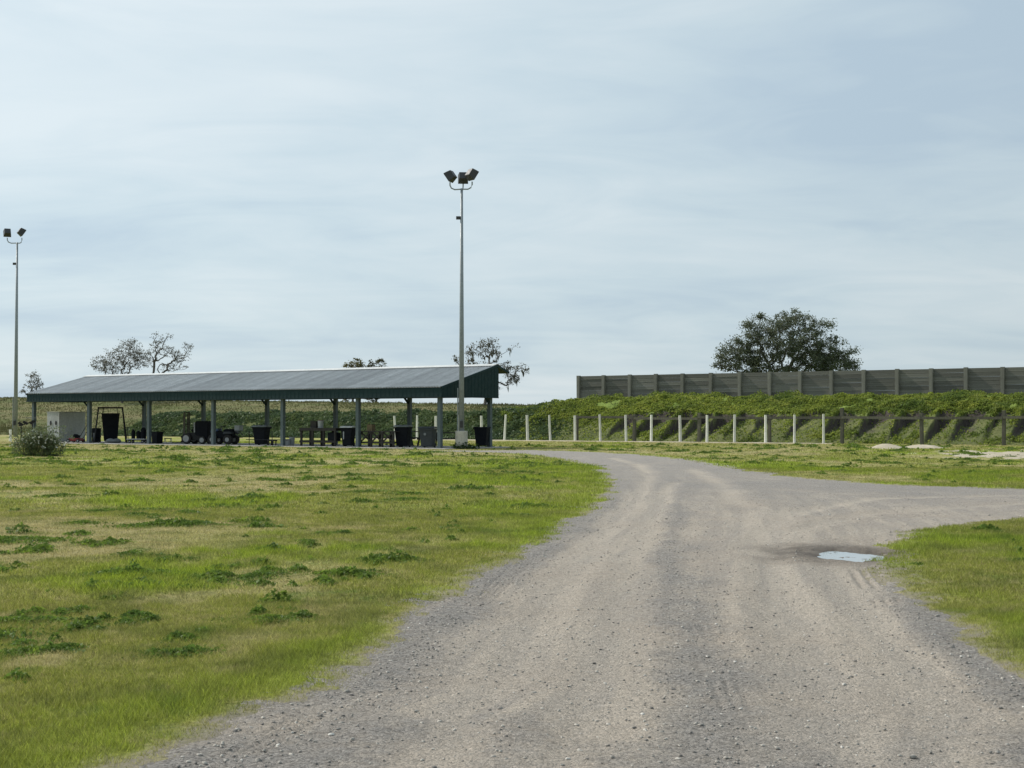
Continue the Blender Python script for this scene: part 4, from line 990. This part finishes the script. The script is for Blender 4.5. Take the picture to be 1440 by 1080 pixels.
# ------------------------------------------------------------------ plants near the shelter
bx0, by0 = G(55, 641.5)
t = thing('flowering_bush', 'grey green bush dotted with white flowers on the lawn', 'bush', (bx0, by0, 0))
n = 5200; r = np.random.default_rng(5)
ctr = np.array([(-.65, 0, .38, .55, .45, .45), (.0, .1, .45, .7, .5, .55), (.62, 0, .36, .5, .45, .42), (-.25, -.1, .62, .5, .4, .45), (.35, .1, .58, .45, .4, .42)])
k = r.integers(0, 5, n); dv = r.normal(size=(n, 3)); dv /= np.linalg.norm(dv, axis=1)[:, None]; P = ctr[k, :3] + dv * ctr[k, 3:] * (.55 + .5 * r.random((n, 1))) ; P = P[P[:, 2] > .02]
Pw = np.stack([r.normal(size=900) * .6, r.normal(size=900) * .3, .75 + .55 * r.random(900) ** 1.5], 1); P = np.concatenate([P, Pw])
V, Fq = leaf_cloud(P, np.full(len(P), .085), .42, seed=6)
link('foliage', np_mesh('foliage', V, Fq), leafmat('grey green leaves', (.15, .185, .09), (.11, .15, .075), (.21, .23, .12), 1.5, .45), t)
b = MB()
for i in range(34):
    a = r.random() * 6.28; x = r.normal() * .35; h = .8 + r.random() * .55
    b.tube([(x, r.normal() * .15, 0), (x * 1.5 + .1 * math.cos(a), .1 * math.sin(a), h * .6), (x * 2 + .25 * math.cos(a), .25 * math.sin(a), h)], [.012, .009, .004], 5)
b.build('stem', surf('dry stems', (.14, .12, .07), None, .9), t)
k = r.integers(0, 5, 85); dv = r.normal(size=(85, 3)); dv[:, 2] = np.abs(dv[:, 2]); dv[:, 1] -= .5; dv /= np.linalg.norm(dv, axis=1)[:, None]; P = ctr[k, :3] + dv * ctr[k, 3:] * 1.06; P = P[P[:, 2] > .35]
V, Fq = leaf_cloud(np.repeat(P, 4, 0) + r.normal(size=(len(P) * 4, 3)) * .02, np.full(len(P) * 4, .062), .8, seed=7)
tag(link('flower', np_mesh('flower', V, Fq), surf('white petals', (.75, .75, .68), (.65, .66, .58), .7), t), kind='stuff')

# broad leaved weed tufts in the lawn
def mounds(lst, seed):
    r = np.random.default_rng(seed); Ps = []; Ss = []
    for (x, y, rx, ry, h, lf) in lst:
        n = int(np.clip(rx * ry * 6500 / (lf / .04) ** 2, 30, 2200))
        ox = r.normal(size=n) * rx * .5; oy = r.normal(size=n) * ry * .5; q2 = (ox / rx) ** 2 + (oy / ry) ** 2
        lump = vn((x + ox) * 9, (y + oy) * 9, 3); k = lump + .5 * r.random(n) > .45
        z = h * np.exp(-q2 * 2.2) * (.35 + 1.1 * lump) * (.15 + .85 * r.random(n) ** .7)
        Ps.append(np.stack([x + ox, y + oy, z + .012], 1)[k]); Ss.append((lf * (.5 + r.random(n) * .8))[k])
    return np.concatenate(Ps), np.concatenate(Ss)
lst = []
for px, py, w in ((95, 862, 46), (20, 872, 40), (120, 880, 50), (185, 826, 62), (160, 845, 28), (195, 872, 50), (285, 817, 62), (390, 810, 80), (485, 815, 60), (55, 914, 90), (265, 902, 70), (400, 870, 60), (430, 768, 40), (330, 800, 40), (60, 775, 50), (240, 790, 40), (470, 755, 40), (1290, 795, 16), (1385, 748, 40), (20, 800, 40), (520, 790, 40), (150, 765, 40)):
    X, Y = G(px, py); s = w / FPX * Y / 2; rr_ = random.Random(px)
    for k in range(7):
        q_ = rr_.uniform(.25, .8); lst.append((X + rr_.gauss(0, .55) * s, Y + rr_.gauss(0, 1.0) * s, s * q_ * 1.1, s * q_ * 1.6, (.03 + .05 * s / .3) * rr_.uniform(.5, 1.2), .016 + .0010 * Y))
r = np.random.default_rng(8)
for i in range(2000):
    Y = 8 + 79 * r.random() ** .85; X = (r.random() * 2 - 1) * .48 * Y
    if road_d(np.array([X]), np.array([Y]))[0] < 1.1: continue
    a_, c_ = WR(X, Y)
    if -36 < a_ < 2 and -1.5 < c_ < 6: continue
    if c_ > 24: continue
    if float(fbm(np.array([X * .16]), np.array([Y * .11]), 141, 3)[0]) + .45 * r.random() < .60: continue
    s = (.08 + .42 * r.random() ** 3) * min(1, .35 + Y / 30); lst.append((X, Y, s * (.8 + 1.2 * r.random()), s, .03 + .08 * r.random() ** 2 + .0005 * Y, .020 + .0010 * Y))
P, S = mounds(lst, 9)
V, Fq = leaf_cloud(P, S, .7, seed=10, up=.2)
o = link('lawn_weeds', np_mesh('lawn_weeds', V, Fq), leafmat('weed leaves', (.14, .215, .036), (.095, .16, .032), (.21, .285, .042), 1.2, .5)); tag(o, 'dark green broad leaved weed tufts dotted through the lawn', 'weeds', kind='stuff')
lst = []
pb = AT(649, 590, 74.3)
for i in range(26):
    a = r.random() * 6.28; lst.append((pb.x + .42 * math.cos(a) + .5 * max(0, r.normal() * .6), pb.y + .42 * math.sin(a), .22, .2, .3, .11))
P, S = mounds(lst, 12); V, Fq = leaf_cloud(P, S, .6, seed=13)
o = link('mast_weeds', np_mesh('mast_weeds', V, Fq), leafmat('pier weeds', (.05, .09, .025), (.035, .065, .02), None, 1, .25)); tag(o, 'green weeds around the concrete pier of the three lamp mast', 'weeds', kind='stuff')

# ------------------------------------------------------------------ trees
def tree(name, label, base, trunk, attract, r_tip, leaf, seed, group=None, moss=None, bias=.35, barkm='bark', pw=.5):
    """base: world point; trunk: local points from the ground up; attract: (n,3) local points the limbs reach"""
    r = np.random.default_rng(seed)
    t = thing(name, label, 'tree', base, 0, group)
    nodes = [np.array(p, float) for p in trunk]; par = [-1] + list(range(len(trunk) - 1)); plen = [0.0]
    for i in range(1, len(nodes)): plen.append(plen[-1] + np.linalg.norm(nodes[i] - nodes[i - 1]))
    A = np.asarray(attract); n = len(A); left = np.ones(n, bool)
    cost = np.full(n, 1e9); bp = np.zeros(n, int)
    start = max(1, len(nodes) - 2)
    for i in range(start, len(nodes)):
        c = np.linalg.norm(A - nodes[i], axis=1) + bias * plen[i]; u = c < cost; cost[u] = c[u]; bp[u] = i
    for _ in range(n):
        j = np.argmin(np.where(left, cost, 1e9)); left[j] = False
        nodes.append(A[j]); par.append(bp[j]); i = len(nodes) - 1; plen.append(plen[bp[j]] + np.linalg.norm(A[j] - nodes[bp[j]]))
        c = np.linalg.norm(A - A[j], axis=1) + bias * plen[i]; u = left & (c < cost); cost[u] = c[u]; bp[u] = i
    m = len(nodes); cnt = np.zeros(m); kids = np.zeros(m, int)
    for i in range(1, m): kids[par[i]] += 1
    cnt[kids == 0] = 1
    order = list(range(m))[::-1]
    for i in order:
        if par[i] >= 0: cnt[par[i]] += cnt[i]
    rad = r_tip * np.maximum(cnt, 1) ** pw
    b = MB()
    for i in range(1, m):
        a = nodes[par[i]]; c = nodes[i]; L = np.linalg.norm(c - a)
        if L < 1e-4: continue
        mid = (a + c) / 2 + r.normal(size=3) * L * .11
        ra = min(rad[par[i]], rad[i] * 1.5); b.tube([a, mid, c], [ra, (ra + rad[i]) / 2, rad[i]], 5 if rad[i] < .08 else 8, cap=False)
    b.build('trunk', M[barkm], t, smooth=True)
    nd = np.array(nodes)
    if leaf:
        k, spread, size, asp, mt, frac = leaf
        ends = nd[(kids <= 1) & (np.arange(m) >= len(trunk))]; ends = ends[r.random(len(ends)) < frac]
        cl = np.repeat(ends, k, 0) * 1.0; g_ = r.normal(size=cl.shape); g_ *= (r.random(len(cl)) ** .5 / (np.linalg.norm(g_, axis=1) + 1e-9))[:, None]; g_ *= (.55 + .9 * r.random(len(cl)))[:, None]; cl = cl + g_ * np.repeat(spread * (.9 + 1.0 * r.random(len(ends))), k)[:, None] * np.array([1, 1, .7])
        V, Fq = leaf_cloud(cl, np.full(len(cl), size), asp, seed=seed + 1)
        link('crown', np_mesh('crown', V, Fq), mt, t)
    if moss:
        k, Lm, mt, frac = moss
        e = nd[len(trunk):]; e = e[r.random(len(e)) < frac]; Q = np.repeat(e, k, 0) + r.normal(size=(len(e) * k, 3)) * .16
        ln = Lm * (.3 + r.random(len(Q)) ** 2) ; w = .05 + .06 * r.random(len(Q)); a = r.random(len(Q)) * 3.14; cx_, sx_ = np.cos(a) * w, np.sin(a) * w
        z = np.zeros(len(Q))
        V = np.stack([Q, Q + np.stack([cx_, sx_, -ln * .4], 1), Q + np.stack([z + .03, z, -ln], 1), Q + np.stack([-cx_, -sx_, -ln * .35], 1)], 1).reshape(-1, 3)
        tag(link('hanging_moss', np_mesh('hanging_moss', V, np.arange(len(V)).reshape(-1, 4)), mt, t), kind='stuff')
    return t
def ell(r, n, specs, shell=.0):
    """points in a union of ellipsoids (cx,cy,cz,rx,ry,rz)"""
    s = np.array(specs, float); wgt = s[:, 3] * s[:, 5]; k = r.choice(len(s), n, p=wgt / wgt.sum())
    d = r.normal(size=(n, 3)); d /= np.linalg.norm(d, axis=1)[:, None]; q = (shell + (1 - shell) * r.random(n) ** (1 / 2.4))[:, None]
    return s[k, :3] + d * q * s[k, 3:]
def px_spec(base, Y, lst, dep=.8):
    """crown lobes given by their photo pixels at the tree's distance: (px, py, rx_px, rz_px)"""
    out = []
    for px, py, rx, rz in lst:
        p = AT(px, py, Y) - Vector(base); k = Y / FPX; out.append((p.x, 0, p.z, rx * k, max(rx, rz) * k * dep, rz * k))
    return out
oak_leaf = leafmat('oak leaves', (.125, .145, .09), (.095, .115, .075), (.165, .175, .105), .5, .42)
rust_leaf = leafmat('rusty leaves', (.185, .17, .07), (.125, .125, .055), (.24, .205, .085), .6, .4)
grey_leaf = leafmat('sparse grey leaves', (.15, .148, .112), (.115, .116, .09), (.19, .18, .14), .6, .4)
moss_m = leafmat('grey moss', (.15, .15, .12), (.115, .118, .095), None, .6, .2)

# broad oak behind the wall
Y = 146; base = AT(1098, 560, Y); base.z = 2.2; r = np.random.default_rng(31)
lobes = [(1085, 462, 42, 26), (1120, 452, 34, 17), (1150, 475, 34, 28), (1180, 503, 27, 22), (1130, 500, 55, 25), (1060, 485, 32, 30), (1040, 500, 30, 28), (1019, 505, 17, 18), (1060, 515, 45, 18), (1165, 510, 40, 18), (1100, 480, 60, 30), (1010, 522, 8, 5), (1200, 516, 10, 8), (1130, 515, 55, 12), (1080, 520, 40, 10), (1150, 500, 40, 20)]
at_ = ell(r, 720, px_spec(base, Y, lobes, .9), .15)
tree('oak_tree', 'broad dark green oak tree rising behind the timber wall', base, [(0, 0, 0), (.05, 0, 1.2), (.1, 0, 2.2), (.0, 0, 3.0)], at_, .022, (64, .46, .21, .45, oak_leaf, .97), 32, bias=.3)
# lacy tree and bare tree behind the shelter
Y = 166; base = AT(172, 559, Y); base.z = berm(*[np.array([q]) for q in WR(base.x, base.y)])[0][0]; r = np.random.default_rng(33)
at_ = ell(r, 460, px_spec(base, Y, [(140, 512, 13, 12), (158, 505, 16, 16), (175, 497, 16, 18), (190, 498, 15, 20), (200, 505, 12, 16), (165, 515, 32, 12), (186, 482, 8, 6), (170, 535, 26, 12)]), .1)
tree('lacy_tree', 'thin leaved grey tree with lacy crown behind the shelter roof', base, [(0, 0, 0), (.1, 0, .5), (.1, 0, .9)], at_, .012, (18, .28, .15, .5, grey_leaf, .95), 34, 'trees beyond the shelter', bias=.3)
Y = 164; base = AT(213, 559, Y); base.z = berm(*[np.array([q]) for q in WR(base.x, base.y)])[0][0]; r = np.random.default_rng(35)
sp = px_spec(base, Y, [(222, 478, 10, 11), (238, 474, 4, 8), (232, 495, 16, 10), (250, 500, 12, 12), (264, 490, 8, 8), (262, 503, 9, 6), (240, 515, 24, 8), (214, 500, 10, 18), (222, 535, 16, 10)])
at_ = ell(r, 330, sp, .1)
tree('bare_tree', 'nearly bare tree with crooked limbs behind the shelter roof', base, [(0, 0, 0), (.0, 0, .6), (.1, 0, 1.1)], at_, .017, (13, .24, .14, .5, grey_leaf, .8), 36, 'trees beyond the shelter', bias=.22)
# small scraggly tree at the left end
Y = 176; base = AT(46, 560, Y); base.z = berm(*[np.array([q]) for q in WR(base.x, base.y)])[0][0]; r = np.random.default_rng(37)
at_ = ell(r, 130, px_spec(base, Y, [(46, 534, 9, 13), (40, 546, 11, 9), (54, 543, 8, 8), (34, 553, 6, 5)]), .1)
tree('small_tree', 'small scraggly tree on the levee past the shelter eave end', base, [(0, 0, 0), (0, 0, .5), (0, 0, .9)], at_, .014, (13, .2, .17, .5, grey_leaf, .85), 38, 'trees beyond the shelter')
# two little round trees
for (px, lob, mt, nm, lab, sd_) in ((497, [(500, 512, 14, 8), (490, 517, 8, 6), (508, 518, 8, 7), (499, 530, 14, 14), (488, 545, 7, 10), (485, 560, 6, 5)], rust_leaf, 'rusty_tree', 'small rusty leaved tree peeping over the shelter ridge', 41),
                                    (529, [(531, 512, 14, 8), (522, 519, 8, 6), (540, 518, 7, 6), (530, 532, 14, 14), (524, 550, 9, 10), (522, 560, 9, 5)], leafmat('brown green leaves', (.115, .115, .06), (.088, .09, .05), None, .6, .35), 'round_tree', 'small round brown green tree peeping over the shelter ridge', 43)):
    Y = 158; base = AT(px, 564, Y); base.z = berm(*[np.array([q]) for q in WR(base.x, base.y)])[0][0]; r = np.random.default_rng(sd_)
    at_ = ell(r, 150, px_spec(base, Y, lob), .2)
    tree(nm, lab, base, [(0, 0, 0), (0, 0, .6), (0, 0, 1.2)], at_, .016, (22, .22, .18, .6, mt, .9), sd_, 'trees beyond the shelter')
# mossy tree by the gable
Y = 140; base = AT(682, 566, Y); base.z = berm(*[np.array([q]) for q in WR(base.x, base.y)])[0][0]; r = np.random.default_rng(45)
lob = [(640, 507, 10, 7), (663, 497, 10, 14), (684, 490, 14, 15), (694, 482, 7, 9), (698, 498, 8, 12), (715, 491, 5, 4), (725, 486, 4, 2), (712, 516, 14, 7), (733, 517, 9, 7), (738, 522, 5, 4), (722, 530, 12, 8), (700, 545, 6, 12), (715, 540, 8, 4), (675, 520, 25, 12), (650, 535, 20, 14), (640, 545, 14, 8)]
at_ = ell(r, 380, px_spec(base, Y, lob, .7), .1)
tree('mossy_tree', 'crooked tree hung with grey moss beside the shelter gable', base, [(0, 0, 0), (.2, 0, .9), (.45, 0, 1.8), (.4, 0, 2.6)], at_, .014, (17, .24, .15, .5, grey_leaf, .9), 46, 'trees beyond the shelter', moss=(2, .6, moss_m, .4), bias=.25)
